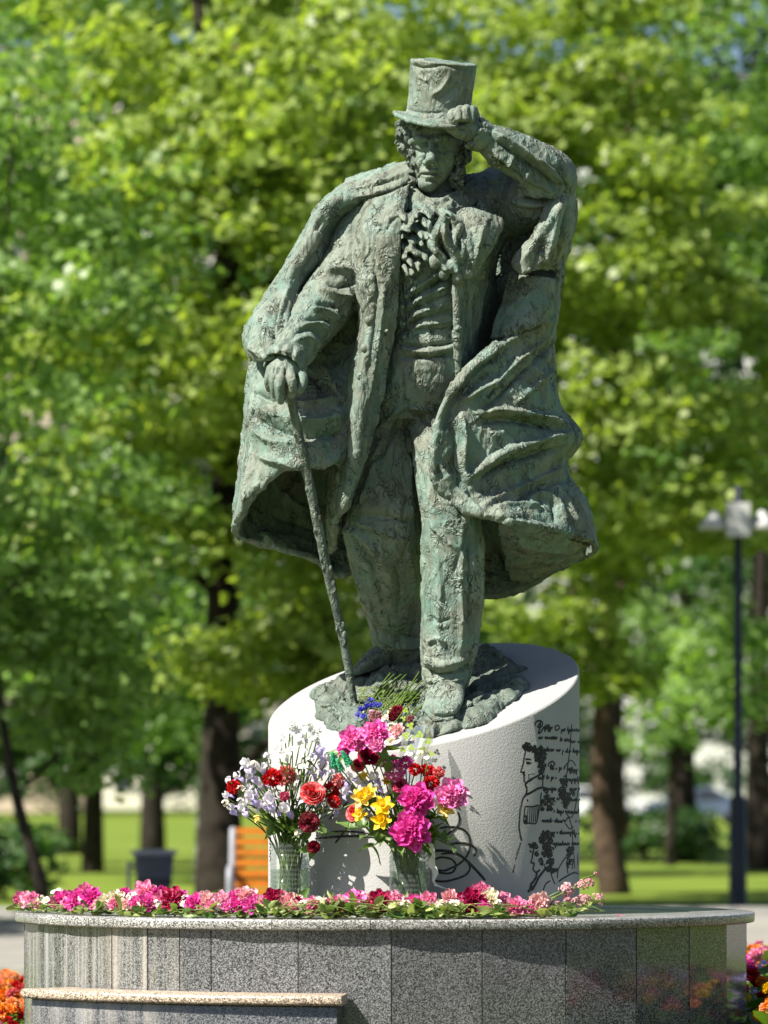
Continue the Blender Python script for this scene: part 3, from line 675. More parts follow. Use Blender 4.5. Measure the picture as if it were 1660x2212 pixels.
fs = [([(757,480),(770,540),(778,600)],7,-.012), ([(795,470),(790,560),(792,640)],6,.016), ([(812,470),(810,560),(815,640)],6,-.012), ([(830,610),(822,700),(806,800),(792,880)],7,.012), ([(818,620),(808,720),(795,810)],6,-.010),
 ([(835,500),(842,480),(858,470)],5,-.012), ([(808,480),(830,492)],4,-.016),
 # left sleeve folds
 ([(762,588),(735,585),(705,592)],8,.028), ([(765,612),(735,618),(708,612)],6,-.024), ([(760,640),(725,640),(690,625)],8,.028), ([(755,630),(738,655),(728,672)],6,.018), ([(745,668),(715,660),(680,652)],6,-.022), ([(735,690),(705,672),(668,668)],8,.022), ([(725,700),(695,690),(655,690)],6,-.018), ([(712,712),(690,698),(650,705)],7,.018), ([(700,730),(675,710),(640,718)],6,-.014), ([(690,745),(668,728),(635,738)],7,.014),
 # raised sleeve folds
 ([(1065,285),(1110,312),(1160,345),(1205,390)],7,.024), ([(1068,302),(1115,335),(1165,372),(1200,402)],6,-.026), ([(1060,322),(1105,352),(1155,388),(1210,415)],8,.026), ([(1075,340),(1100,368),(1130,385)],6,-.024), ([(1100,312),(1110,335),(1095,355)],6,.02), ([(1140,335),(1160,360),(1150,385)],6,-.018), ([(1120,408),(1160,412),(1215,416)],7,.028), ([(1128,424),(1165,428),(1210,422)],6,-.028), ([(1105,430),(1140,440),(1185,440),(1222,425)],7,.024), ([(1150,340),(1190,365),(1218,395)],6,.02), ([(1180,350),(1210,380),(1228,405)],5,-.016),
 ([(1055,500),(1030,600),(1012,700)],8,-.012), ([(1070,520),(1045,620),(1025,730)],8,.012), ([(1000,470),(1020,500),(1025,560)],5,-.010), ([(1050,475),(1040,510),(1030,560)],5,.010)]
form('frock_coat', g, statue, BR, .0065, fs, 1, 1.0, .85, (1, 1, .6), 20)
for x, y, d, q in ((802,632,.425,9),(797,692,.418,9),(788,752,.412,9.5),(780,812,.405,9.5),(836,715,.455,4),(872,700,.345,5),(874,728,.335,5),(870,662,.36,5),(878,640,.365,5)):
    g = Geo(); g.ball(P(x, y, d), (q/PXM, .012, q/PXM), 12, 8); link('button', g.mesh('button'), BR, statue, True)
# lace cuffs
def cuff(c, ax, rr, seed, name='cuff'):
    g = Geo(); c = np.array(P(*c)); ax = np.array(ax, float); ax /= np.linalg.norm(ax); u = np.cross(ax, (0, 1, 0)); u /= np.linalg.norm(u); w = np.cross(ax, u); r = random.Random(seed)
    for lay in (0, 1):
        rows = []
        for i in range(37):
            a = 2*math.pi*i/36; k = math.sin(i*2.1 + lay)*.5 + r.uniform(-.3, .3)
            e = math.cos(a)*u + math.sin(a)*w
            rows.append([c + ax*(-.03) + e*rr*.85, c + ax*(.01 + .012*k + lay*.02) + e*rr*(1.02 + .10*k), c + ax*(.045 + .016*k + lay*.012) + e*rr*(1.05 + .16*k - lay*.1)])
        g.sheet(np.array(rows), .011, 4, 3)
    form(name, g, statue, BR, .0048, (), 1, .3, .5, (1, 1, 1), seed)
cuff((622,772,.445), np.array(P(612,800,.48)) - np.array(P(640,745,.40)), .088, 3)
cuff((1046,296,.345), np.array(P(1015,280,.37)) - np.array(P(1072,309,.325)), .068, 5)

# ---- hands
g = Geo()
g.ptube([(632,755,.42,26),(622,780,.455,27),(616,795,.48,30)], 16); g.pball(612,798,.49,33,24,.062)
for f in ([(586,794,.50,9.5),(581,812,.525,9.5),(580,828,.52,9),(583,843,.50,7.5)], [(597,798,.525,10.5),(592,820,.55,10),(592,838,.545,9),(596,856,.52,8)], [(611,800,.535,11),(606,826,.565,10.5),(605,848,.555,9.5),(607,869,.53,8)], [(626,800,.53,11),(630,822,.56,10),(632,838,.555,9.5),(630,855,.53,8.5)], [(640,790,.48,12),(652,806,.50,11),(655,824,.52,10.5),(646,846,.53,9)]):
    g.ptube(f, 14, 5)
form('hand', g, statue, BRS, .0038, [([(594,792),(591,806)],3,-.008),([(604,794),(600,808)],3,-.008),([(618,796),(617,810)],3,-.008)], 2, .22, .5, (1, 1, 1), 31)
g = Geo()
g.ptube([(1056,300,.335,24),(1035,290,.355,24),(1016,280,.375,27)], 16); g.pball(1014,276,.375,27,24,.055); g.pball(1005,285,.37,24,15,.045)
for f in ([(1000,268,.40,9),(986,243,.425,9.5),(975,247,.45,9),(978,262,.455,8.5),(985,276,.44,8)], [(1008,262,.40,9.5),(999,238,.425,10),(991,240,.455,9.5),(992,258,.46,9)], [(1016,258,.40,9.5),(1011,236,.42,10),(1005,239,.452,9.5),(1006,258,.455,9)], [(1028,258,.38,9.5),(1024,237,.405,9.5),(1019,241,.435,9),(1019,260,.44,8.5)], [(1012,292,.38,12),(990,287,.42,11),(972,275,.44,10),(956,264,.445,8),(950,260,.44,6)]):
    g.ptube(f, 14, 5)
form('hand', g, statue, BRS, .0038, (), 1, .22, .5, (1, 1, 1), 33)

# ---- head
g = Geo()
g.ptube([(942,455,.06,60),(942,425,.09,52),(940,395,.12,48)], 20)
g.pball(946,300,.135,60,78,.165)
g.ptube([(940,318,.20,54),(935,345,.22,50),(929,372,.235,41),(924,392,.25,28)], 22)
g.pball(924,398,.275,21,17,.05); g.pball(905,346,.238,22,28,.055); g.pball(960,346,.233,24,29,.055); g.pball(936,285,.22,48,34,.10)
g.ptube([(935,303,.315,8),(933,322,.34,9),(931,338,.365,11),(930,347,.375,12)], 12); g.pball(921,351,.335,8,7,.022); g.pball(941,351,.335,8,7,.022)
g.ptube([(888,308,.26,8),(902,300,.305,9),(922,302,.325,8)], 10); g.ptube([(944,302,.325,8),(964,299,.305,9),(982,306,.255,8)], 10)
g.pball(909,313,.288,11,8,.024); g.pball(961,313,.286,11,8,.024)
g.ptube([(896,313,.285,3.2),(908,306,.312,3.6),(922,313,.293,3)], 8); g.ptube([(898,316,.285,2.6),(909,320,.306,3),(921,316,.293,2.6)], 8)
g.ptube([(948,313,.293,3),(962,306,.310,3.6),(974,313,.28,3.2)], 8); g.ptube([(949,316,.293,2.6),(961,320,.304,3),(972,316,.28,2.6)], 8)
g.ptube([(910,373,.29,4.5),(921,369,.318,6),(930,371,.324,5.5),(939,369,.318,6),(953,374,.285,4.5)], 10); g.ptube([(914,379,.292,5),(930,382,.318,7),(947,379,.288,5)], 10)
g.pball(930,362,.30,14,8,.025)
hs = [([(908,376),(930,376),(954,377)],2.5,-.012), ([(926,326),(920,338),(914,346)],5,-.008), ([(914,350),(907,362),(904,372)],4,-.004), ([(948,350),(955,362),(958,374)],4,-.004), ([(908,378),(903,386)],3,-.006), ([(954,378),(958,386)],3,-.006), ([(918,390),(930,390),(940,389)],4,-.010), ([(893,322),(910,328),(924,323)],4,-.008), ([(946,323),(960,328),(976,322)],4,-.008), ([(930,357),(930,366)],3,-.005), ([(922,308),(924,316)],4,-.010), ([(945,308),(944,316)],4,-.010)]
form('head', g, statue, BRS, .004, hs, 2, .12, .5, (1, 1, 1), 40, .4)
g = Geo(); r = random.Random(9)
def curls(n, x0, x1, y0, y1, d0, d1, rr):
    for i in range(n):
        x, y, d = r.uniform(x0, x1), r.uniform(y0, y1), r.uniform(d0, d1); a = r.uniform(0, 6.28); pts = []
        for k in range(7):
            q = a + k*1.0; e = rr * (1 - k*.1); pts.append((x + e*math.cos(q), y + e*math.sin(q), d + .006*k, 3.6))
        g.ptube(pts, 7, 2)
curls(34, 862, 890, 266, 322, .08, .24, 8); curls(22, 884, 896, 322, 410, .21, .27, 6); curls(34, 992, 1012, 285, 345, .05, .20, 8); curls(26, 976, 1000, 335, 408, .17, .25, 7); curls(14, 885, 925, 265, 276, .26, .31, 6)
g.pball(880,300,.12,22,40,.10); g.pball(1000,315,.10,22,44,.10); g.pball(945,330,.0,62,62,.10); g.ptube([(889,330,.22,7),(890,370,.24,7),(894,408,.25,6)], 8); g.ptube([(990,335,.19,9),(988,370,.21,9),(980,404,.22,7)], 8)
form('hair', g, statue, BRD, .0042, (), 1, .2, .5, (1, 1, 1), 44)
# collar standing round the neck, in the shade
g = Geo()
g.psheet([[(895,398,.25),(915,425,.30),(945,432,.30),(975,420,.26),(995,395,.16)],[(885,420,.27),(912,445,.335),(945,450,.34),(980,440,.30),(1010,415,.16)],[(880,450,.28),(910,465,.35),(945,468,.355),(985,462,.32),(1025,440,.15)]], .03, 6, 6)
g.ptube([(925,440,.33,9),(948,450,.355,10),(968,445,.34,9),(975,432,.32,7)], 10); g.pball(957,450,.36,13,11,.03)
form('collar', g, statue, BR, .0055, [([(900,425),(940,440),(985,425)],5,-.012),([(900,445),(940,458),(990,445)],5,.01)], 1, .7, .7, (1, 1, 1), 47)

# ---- top hat
hat_c = np.array(P(947, 257, .225)); pit, rol = R(12.5), R(5.5)
ex = np.array([math.cos(rol), 0, -math.sin(rol)]); up0 = np.array([math.sin(rol), -math.sin(pit), math.cos(pit)]); up0 /= np.linalg.norm(up0); fr = np.cross(up0, ex); fr = fr if fr[1] < 0 else -fr
def ring(h, rx, rf, off=0, wave=None, n=48):
    o = []
    for j in range(n):
        a = 2*math.pi*j/n; w = wave(a) if wave else 0
        o.append(hat_c + ex*(rx*math.cos(a) + off) + fr*rf*math.sin(a) + up0*(h + w))
    return o
g = Geo(); R_ = 69/PXM
rr = [(.0, 1.07), (.012, 1.04), (.03, 1.0), (.075, .985), (.13, .99), (.19, 1.01), (.235, 1.025), (.250, 1.03), (.258, 1.0), (.255, .90), (.25, .5), (.25, .01)]
g.grid(np.array([ring(h, R_*k, R_*k*1.08) for h, k in [(-.012, .005), (-.012, .98)] + rr[:-1] + [(.25, .005)]]), True)
wv = lambda a: .014*math.cos(2*a) - .003
bb = [(-.012, .9), (-.014, 1.2), (-.012, 1.40), (-.004, 1.425), (.006, 1.41), (.010, 1.2), (.012, .95)]
g2 = [ring(h, R_*k, R_*k*1.32, 0, (lambda a, k=k: wv(a)*max(0, (k - .9)/.5))) for h, k in bb]
g.grid(np.array(g2 + g2[:1]), True)
me_h = [([(889,141),(920,146),(955,140),(985,146),(1022,152)],4,-.010), ([(935,205),(955,190),(970,165)],5,.012), ([(945,215),(965,200),(985,185)],4,-.008), ([(905,165),(925,175)],4,.008), ([(960,225),(985,205),(1000,180)],5,.008), ([(878,236),(915,244),(960,242)],3,-.007), ([(890,135),(935,128),(1000,134)],4,.006)]
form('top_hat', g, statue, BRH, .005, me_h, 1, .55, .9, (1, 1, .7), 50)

# ---- cane
g = Geo()
g.ptube([(630,806,.50,10),(622,812,.515,12),(618,826,.52,11),(626,850,.49,9),(640,915,.45,10),(656,985,.40,10.5),(673,1065,.36,10.5),(690,1150,.31,10.5),(706,1225,.27,10.5),(722,1295,.23,10),(738,1365,.19,9.5),(752,1440,.16,9),(768,1532,.135,7.5)], 14, 5)
r = random.Random(3)
for k in range(26):
    t = r.random(); i = int(t*6) + 5; 
    pts = [(640,915,.45),(656,985,.40),(673,1065,.36),(690,1150,.31),(706,1225,.27),(722,1295,.23),(738,1365,.19),(752,1440,.16)]; j = r.randrange(7); q = r.random()
    a, b = np.array(pts[j]), np.array(pts[j+1]); c = a + (b-a)*q; g.pball(c[0] + r.choice((-8, 8, 0, 3)), c[1], c[2] + .012, 3.5, 8, .012)
form('cane', g, statue, BRD, .0038, (), 1, .28, .5, (1, 1, .4), 55)

# ---- cloak
g = Geo()
main = [
 [(800,440,.14),(745,446,.10),(700,470,-.08),(770,425,-.26),(925,395,-.28),(1075,415,-.26),(1200,430,-.16),(1232,440,-.02),(1225,455,.06),(1215,470,.10)],
 [(782,620,.06),(690,640,.02),(612,650,-.12),(700,620,-.40),(925,620,-.42),(1080,610,-.36),(1170,610,-.24),(1198,625,-.08),(1200,640,.06),(1192,660,.12)],
 [(772,740,.10),(650,770,.08),(556,745,-.05),(640,740,-.46),(925,740,-.50),(1090,720,-.42),(1170,710,-.28),(1190,715,-.04),(1193,700,.12),(1180,694,.18)],
 [(765,820,.20),(655,840,.20),(545,810,.0),(610,830,-.48),(925,830,-.56),(1110,810,-.46),(1165,790,-.26),(1188,780,.02),(1140,755,.22),(1040,762,.36)],
 [(757,900,.28),(645,915,.32),(541,890,.06),(590,920,-.46),(925,930,-.60),(1130,910,-.48),(1170,890,-.24),(1206,880,.04),(1120,875,.30),(958,875,.43)],
 [(750,955,.31),(640,965,.37),(544,955,.11),(570,1010,-.44),(920,1030,-.64),(1150,1010,-.50),(1182,970,-.24),(1246,944,.06),(1110,970,.30),(936,965,.46)],
 [(746,985,.32),(635,994,.38),(530,1045,.14),(560,1100,-.40),(910,1130,-.66),(1150,1120,-.54),(1192,1060,-.24),(1212,1000,.05),(1130,1050,.25),(930,1030,.46)],
 [(744,996,.28),(622,1004,.36),(518,1105,.14),(560,1150,-.36),(890,1190,-.66),(1110,1210,-.56),(1220,1150,-.24),(1262,1098,.06),(1125,1098,.33),(965,1078,.44)],
 [(742,992,.22),(600,1016,.32),(508,1140,.12),(570,1178,-.32),(860,1240,-.62),(1062,1292,-.50),(1232,1220,-.16),(1286,1180,.07),(1130,1132,.47),(1010,1108,.43)]]
g.psheet(main, .034, 9, 9)
# the hem on the left turns under and hangs behind the leg
g.psheet([[(560,1150,-.30),(640,1160,-.42),(720,1190,-.50),(790,1180,-.52)],[(600,1183,-.30),(660,1194,-.40),(715,1222,-.46),(770,1215,-.5)],[(690,1205,-.36),(712,1222,-.40),(738,1246,-.42),(770,1225,-.46)]], .03, 6, 6)
# inner wall of the coat skirt behind the strip
g.psheet([[(742,960,.24),(735,960,.05),(720,960,-.15)],[(735,1040,.20),(728,1040,.0),(715,1040,-.2)],[(727,1112,.16),(722,1110,-.05),(712,1110,-.25)],[(722,1180,.0),(720,1190,-.15),(712,1200,-.3)]], .03, 6, 6)
# cape over the left shoulder and forearm
g.psheet([
 [(800,392,-.05),(790,398,.14),(796,412,.22),(830,408,.27)],
 [(748,402,-.14),(742,412,.10),(752,430,.22),(792,440,.10)],
 [(690,455,-.15),(688,466,.11),(704,478,.22),(738,482,.04)],
 [(640,540,-.14),(642,548,.13),(660,560,.24),(702,562,.04)],
 [(604,600,-.12),(608,608,.15),(626,620,.28),(662,624,.10)],
 [(572,655,-.05),(580,658,.18),(606,656,.35),(636,656,.32)],
 [(538,702,.0),(552,700,.22),(588,700,.38),(628,698,.42)],
 [(530,738,.08),(545,745,.28),(578,748,.43),(612,742,.46)],
 [(546,770,.10),(556,778,.28),(574,780,.42),(598,764,.46)]], .032, 8, 8)
# turned-over cloak collar, rolled
g.psheet([[(884,352,.02),(845,362,.0),(800,375,-.04),(748,392,-.12)],[(888,360,.18),(846,372,.17),(802,386,.13),(748,400,.04)],[(886,376,.26),(846,392,.26),(802,404,.24),(745,412,.16)],[(884,388,.26),(846,406,.24),(802,420,.20),(735,436,.14)]], .03, 8, 8)
g.psheet([[(1000,380,.02),(1050,370,-.08),(1100,330,-.10),(1140,300,-.10)],[(1008,410,.12),(1060,405,.05),(1110,360,.0),(1160,330,.0)],[(1015,440,.14),(1065,440,.08),(1110,400,.05),(1170,370,.0)]], .03, 8, 8)
# lobe hanging from the raised elbow
g.psheet([[(1190,420,.17),(1212,408,.22),(1232,410,.12),(1238,424,-.10)],[(1178,460,.22),(1205,452,.27),(1230,450,.16),(1240,455,-.08)],[(1150,512,.25),(1182,505,.29),(1218,498,.20),(1236,498,-.04)],[(1114,556,.27),(1150,552,.31),(1194,546,.24),(1226,535,.0)],[(1108,578,.28),(1130,592,.31),(1165,580,.27),(1206,588,.04)]], .03, 8, 8)
g.psheet([[(1105,585,.14),(1140,596,.21),(1182,600,.20),(1200,600,.02)],[(1086,655,.16),(1128,660,.24),(1176,660,.23),(1202,660,.02)],[(1060,735,.21),(1108,722,.28),(1165,702,.25),(1200,700,.04)]], .03, 6, 6)
g.psheet([[(1078,1128,.40),(1135,1134,.44),(1210,1156,.26),(1268,1174,.05)],[(1092,1180,.10),(1140,1196,.14),(1205,1196,.06),(1258,1192,-.02)],[(1102,1250,-.30),(1135,1250,-.32),(1190,1232,-.24),(1243,1210,-.12)]], .03, 8, 8)   # rough underside closing the blown hem
cs = [ # right panel
 ([(1184,700),(1110,732),(1035,775),(985,832),(952,895),(936,965),(938,1030)],7,.012), ([(1090,758),(1030,800),(985,862),(958,930)],8,-.018), ([(1085,752),(1022,794),(975,856)],7,.022), ([(1060,800),(1010,850),(980,905)],9,-.018),
 ([(1032,893),(1080,886),(1140,894),(1190,908),(1222,924)],8,.030), ([(1040,912),(1090,906),(1150,914),(1205,930)],9,-.040), ([(1005,1035),(1050,1000),(1100,972),(1170,950),(1236,936)],8,.034), ([(1040,1034),(1090,1004),(1150,984),(1215,968)],10,-.042), ([(1196,715),(1130,770),(1070,830),(1030,880)],7,.020), ([(1200,740),(1140,795),(1085,850),(1050,885)],7,-.022), ([(1205,790),(1160,830),(1110,875)],7,.016), ([(1222,1010),(1150,1040),(1080,1075),(1040,1095)],7,.018), ([(1230,1035),(1170,1055),(1110,1085)],7,-.018),
 ([(990,870),(1040,842),(1080,822)],9,.026), ([(1090,800),(1060,850),(1050,900)],12,-.018), ([(1130,760),(1170,820),(1195,880)],10,.014),
 ([(975,915),(985,960),(980,1010),(1000,1060)],9,-.026), ([(1000,900),(1005,950),(1000,1010),(1020,1060)],8,.022), ([(945,1000),(975,1045),(1010,1085),(1060,1120)],7,.022), ([(1000,1050),(1030,1085),(1075,1110)],8,-.022),
 ([(1195,1040),(1225,1090),(1250,1140)],9,.022), ([(1140,1080),(1170,1068),(1200,1085),(1225,1125)],10,.024), ([(1060,1108),(1120,1095),(1180,1100)],9,.022), ([(1080,1122),(1140,1115),(1200,1130)],6,-.016), ([(1165,1075),(1170,1110)],5,-.016), ([(1190,1085),(1200,1125)],5,-.014),
 # underside on the right
 ([(1080,1150),(1150,1180),(1240,1190)],10,.016), ([(1090,1190),(1150,1215),(1220,1200)],10,-.016), ([(1070,1170),(1095,1230)],8,-.016),
 # elbow lobe
 ([(1222,420),(1195,470),(1155,530),(1125,570)],8,.016), ([(1228,440),(1215,500),(1205,560)],5,-.018), ([(1210,450),(1190,520),(1175,580)],6,.016), ([(1170,520),(1160,560),(1150,585)],5,-.014),
 # left cape
 ([(745,420),(700,462),(655,545),(622,610)],8,.024), ([(758,445),(722,480),(685,545),(650,600)],7,-.026), ([(735,490),(712,525),(690,565)],7,.022), ([(700,470),(672,515),(640,580)],6,-.014), ([(625,620),(610,660),(600,720)],5,.02), ([(612,640),(595,690),(588,745)],5,-.022), ([(598,640),(580,690),(572,750)],5,.02), ([(585,665),(568,710),(560,760)],5,-.020), ([(570,680),(553,720),(548,760)],5,.018), ([(635,640),(628,690),(615,735)],5,-.016), ([(540,745),(570,772),(598,764)],5,.014),
 ([(800,400),(840,388),(880,372)],5,.014), ([(760,412),(810,400),(870,382)],4,-.016), ([(770,425),(820,412),(880,390)],5,.016),
 # lower left
 ([(560,880),(600,905),(680,915),(740,900)],14,.035), ([(560,910),(620,935),(700,940),(748,930)],12,-.032), ([(550,850),(590,862),(640,855)],10,-.03), ([(548,930),(590,955),(640,960)],10,.026), ([(560,985),(600,1000),(680,1000),(740,985)],8,.03), ([(600,860),(660,875),(740,860)],11,.024), ([(680,830),(720,850),(745,880)],9,-.022), ([(545,1000),(535,1060),(520,1120)],8,.02), ([(570,1020),(555,1070),(540,1130)],8,-.018), ([(600,1060),(640,1090),(700,1120)],9,.016), ([(580,1110),(640,1130),(700,1150)],9,-.014), ([(640,1040),(600,1090),(580,1150)],7,.012),
 ([(700,790),(720,830),(735,870)],8,.018), ([(660,800),(690,830),(700,870)],8,-.018)]
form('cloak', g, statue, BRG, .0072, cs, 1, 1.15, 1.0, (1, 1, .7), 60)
# ================================================================ flowers
PAL = {'magenta': ((.60,.02,.26),(.84,.09,.46)), 'pink': ((.66,.12,.30),(.88,.32,.50)), 'pale pink': ((.74,.30,.36),(.90,.56,.56)), 'crimson': ((.26,.003,.045),(.48,.008,.09)), 'red': ((.46,.004,.008),(.66,.010,.014)),
 'dark red': ((.12,.004,.014),(.26,.006,.024)), 'cream': ((.66,.58,.38),(.86,.80,.62)), 'white': ((.72,.72,.66),(.88,.88,.84)), 'lilac': ((.62,.57,.66),(.82,.80,.83)), 'violet': ((.32,.24,.58),(.58,.50,.78)), 'yellow': ((.72,.42,.004),(.88,.64,.01)),
 'green': ((.02,.34,.16),(.09,.60,.32)), 'blue': ((.035,.04,.40),(.14,.15,.68)), 'orange': ((.75,.15,.004),(.90,.28,.01)), 'purple': ((.13,.01,.14),(.24,.03,.26)), 'dusty pink': ((.34,.13,.16),(.60,.30,.32))}
PET = {k: mat_petal('petal ' + k, *v) for k, v in PAL.items()}
M_STEM = mat_leaf('flower stem', (.07,.13,.02), (.16,.25,.05), .15, (1.2,1.3,.5), 20)
M_LEAF = mat_leaf('cut leaf', (.05,.11,.02), (.15,.25,.06), .30, (1.4,1.5,.6), 20)
M_FEATH = mat_leaf('wilted greens', (.16,.22,.05), (.38,.44,.16), .30, (1.2,1.3,.6), 30)
M_YOLK = mat_plain('flower centre', (.75,.40,.01), .8, .3, 200)

def rotz_to(d, roll=0.0):
    q = Vector(d).normalized().to_track_quat('Z', 'Y'); return np.array((q.to_matrix() @ Matrix.Rotation(roll, 3, 'Z')))
def petal(L, W, cup=.2, ruf=.0, rng=None, nl=4, nw=4, tip=.6, bend=0.0, pt=False):
    """petal grid: length along z, width along x, cupping towards +y"""
    t = np.linspace(0, 1, nl + 1)[:, None]; s = np.linspace(-1, 1, nw + 1)[None, :]
    w = W * (np.sin(np.pi * (np.clip(t, 0, 1) ** tip * (.93 if pt else .78) + .03))) ; x = s * w
    ph = rng.uniform(0, 6.28) if rng else 0
    y = cup * W * s*s - bend * L * t*t + ruf * L * t*t * np.sin(s * 5.0 + ph)
    z = L * t * np.ones_like(s) + ruf * L * .6 * t * np.cos(s * 6 + ph) - .18 * L * s*s*t
    return np.stack([x * np.ones_like(t), y * np.ones_like(x), z], -1)
def puff(n, r, pl, pw, top=2.0, ruf=.18, seed=0, flat=1.0, guard=0):
    """full double bloom: radial ruffled petals, optional wide outer guard petals"""
    rg = random.Random(seed); g = Geo()
    for i in range(n):
        c = 1 - (1 - math.cos(top)) * (i + .5) / n; th = math.acos(max(-1, min(1, c))); ph = i * 2.39996 + rg.uniform(-.3, .3)
        d = np.array([math.sin(th)*math.cos(ph), math.sin(th)*math.sin(ph), math.cos(th)])
        M = rotz_to(d, rg.uniform(0, 6.28)); p = petal(pl * rg.uniform(.75, 1.1), pw * rg.uniform(.7, 1.15), .35, ruf, rg, 3, 4, .8, rg.uniform(-.15, .15))
        p = p @ M.T + d * (r - pl) ; p[..., 2] *= flat; g.grid(p)
    for i in range(guard):
        ph = 2*math.pi*i/guard + rg.uniform(-.2, .2); th = rg.uniform(1.35, 1.75); d = np.array([math.sin(th)*math.cos(ph), math.sin(th)*math.sin(ph), math.cos(th)])
        z = np.array([-math.cos(th)*math.cos(ph), -math.cos(th)*math.sin(ph), math.sin(th)]); x = np.cross(z, d)
        p = petal(r*1.25, r*.55, .25, .07, rg, 4, 4, .6, -.25); p = p[..., :1]*x + p[..., 1:2]*z + p[..., 2:]*d; g.grid(p + z*(-.1*r))
    return g
def m_peony(seed, r=1.0): return puff(96, r*.95, r*.55, r*.27, 2.1, .15, seed, .85, 7).mesh('peony_bloom')
def m_carn(seed, r=1.0): return puff(84, r, r*.6, r*.22, 1.9, .26, seed, .8).mesh('carnation_bloom')
def m_rose(seed, r=1.0):
    rg = random.Random(seed); g = Geo()
    for k, (rad, n, h, lean) in enumerate(((.06,3,.80,.0),(.14,3,.80,.02),(.24,4,.80,.05),(.35,5,.79,.08),(.47,5,.76,.13),(.60,6,.72,.20),(.74,6,.64,.28),(.86,7,.54,.36))):
        for i in range(n):
            a0 = 2*math.pi*i/n + k*.9 + rg.uniform(-.15, .15); wd = 2*math.pi/n*.75; G = []
            for t in np.linspace(0, 1, 5):
                row = []
                for s in np.linspace(-1, 1, 6):
                    a = a0 + s*wd; q = rad*(.35 + .65*math.sqrt(t)) + lean*t**3 + .05*s*s*rad; row.append((q*math.cos(a), q*math.sin(a), -.45 + h*t*1.25*(1 - .12*s*s) + .02*rg.random() - (lean*.5*t**4)))
                G.append(row)
            g.grid(np.array(G) * r)
    return g.mesh('rose_bloom')
def m_daisy(seed):
    rg = random.Random(seed); g = Geo()
    for i in range(15):
        M = rotz_to((math.cos(i*.419), math.sin(i*.419), rg.uniform(-.1, .25))); g.grid(petal(1.0, .17, .2, .03, rg, 3, 2, .5) @ M.T)
    return g.mesh('daisy_petals')
def m_multi(seed, n, spread, r, petals=5, flat=1.0, wide=.42):
    """head of many small florets"""
    rg = random.Random(seed); g = Geo()
    for k in range(n):
        d = np.array([rg.gauss(0, 1), rg.gauss(0, 1), abs(rg.gauss(0, 1)) + .2]); d /= np.linalg.norm(d); c = d * spread * rg.uniform(.7, 1.0) * np.array([1, 1, flat]); M = rotz_to(d)
        for i in range(petals):
            a = 2*math.pi*i/petals + k; Q = rotz_to((math.cos(a), math.sin(a), .35)); g.grid((petal(r, r*wide, .2, .05, rg, 2, 2, .6) @ Q.T) @ M.T + c)
    return g.mesh('floret_head')
def m_iris(seed):
    rg = random.Random(seed); a = Geo(); b = Geo()
    for i in range(3):
        ph = 2*math.pi*i/3 + rg.uniform(-.2, .2); d = np.array([math.cos(ph), math.sin(ph), 0]); z = np.array([0, 0, 1.0]); x = np.cross(z, d)
        p = petal(1.15, .46, -.3, .10, rg, 5, 4, .75, 0); t = p[..., 2:]/1.15
        a.grid(p[..., :1]*x + d*(.12 + .42*np.sin(t*2.6)) + z*(p[..., 2:] - .1) + p[..., 1:2]*d)
        ph += 1.05; d = np.array([math.cos(ph), math.sin(ph), 0]); x = np.cross(z, d); p = petal(1.3, .40, .2, .08, rg, 5, 4, .95, 0); t = p[..., 2:]/1.3
        b.grid(p[..., :1]*x + d*(.1 + .75*np.sin(t*1.7)) + z*(.12*np.sin(t*3) - .85*t*t) + p[..., 1:2]*z*.5)
    return a.mesh('iris_standards'), b.mesh('iris_falls')
def m_trump(seed):
    rg = random.Random(seed); g = Geo(); c = Geo()
    for i in range(6):
        ph = i*1.047; M = rotz_to((math.cos(ph), math.sin(ph), rg.uniform(.1, .5))); g.grid(petal(1.1, .36, .2, .06, rg, 4, 3, .6, rg.uniform(-.2, .2)) @ M.T)
    a = np.linspace(0, 2*np.pi, 14, endpoint=False); rows = [np.column_stack([q*np.cos(a), q*np.sin(a), np.full(14, z) + (.06*np.cos(a*7) if z > .5 else 0)]) for q, z in ((.2,0),(.28,.25),(.34,.55),(.46,.72))]
    c.grid(np.array(rows), True); return g.mesh('trumpet_petals'), c.mesh('trumpet_cup')
def m_spike(seed):
    rg = random.Random(seed); g = Geo()
    for i in range(90):
        t = i/90; ph = i*2.4; q = .42*(1 - t*.75)*rg.uniform(.8, 1.1); g.ball((q*math.cos(ph), q*math.sin(ph), t*1.9 - .6), .13*rg.uniform(.7, 1.2), 5, 3)
    return g.mesh('dyed_spike')
def m_corn(seed):
    rg = random.Random(seed); g = Geo()
    for i in range(22):
        ph = i*2.4; th = .25 + 1.1*i/22; d = (math.sin(th)*math.cos(ph), math.sin(th)*math.sin(ph), math.cos(th)); M = rotz_to(d, rg.uniform(0, 6)); p = petal(1.0, .22, .6, .12, rg, 3, 2, 1.3); g.grid(p @ M.T)
    return g.mesh('cornflower_bloom')
def m_leaf(L, W, seed):
    rg = random.Random(seed); g = Geo(); p = petal(L, W, .35, .03, rg, 6, 4, .62, rg.uniform(.1, .4), True); g.grid(p); return g.mesh('leaf_blade')
SH = {'peony': [m_peony(i) for i in range(4)], 'carnation': [m_carn(10+i) for i in range(3)], 'rose': [m_rose(20+i) for i in range(2)], 'daisy': [m_daisy(30)], 'phlox': [m_multi(40+i, 9, .75, .42) for i in range(2)], 'iris': [m_iris(50+i) for i in range(3)],
      'daffodil': [m_trump(60+i) for i in range(2)], 'spike': [m_spike(70)], 'cornflower': [m_corn(80+i) for i in range(2)], 'dried': [m_multi(90, 26, .9, .24, 4, .8)], 'leaf': [m_leaf(1, .24, 95+i) for i in range(3)]}
ALIAS = {}
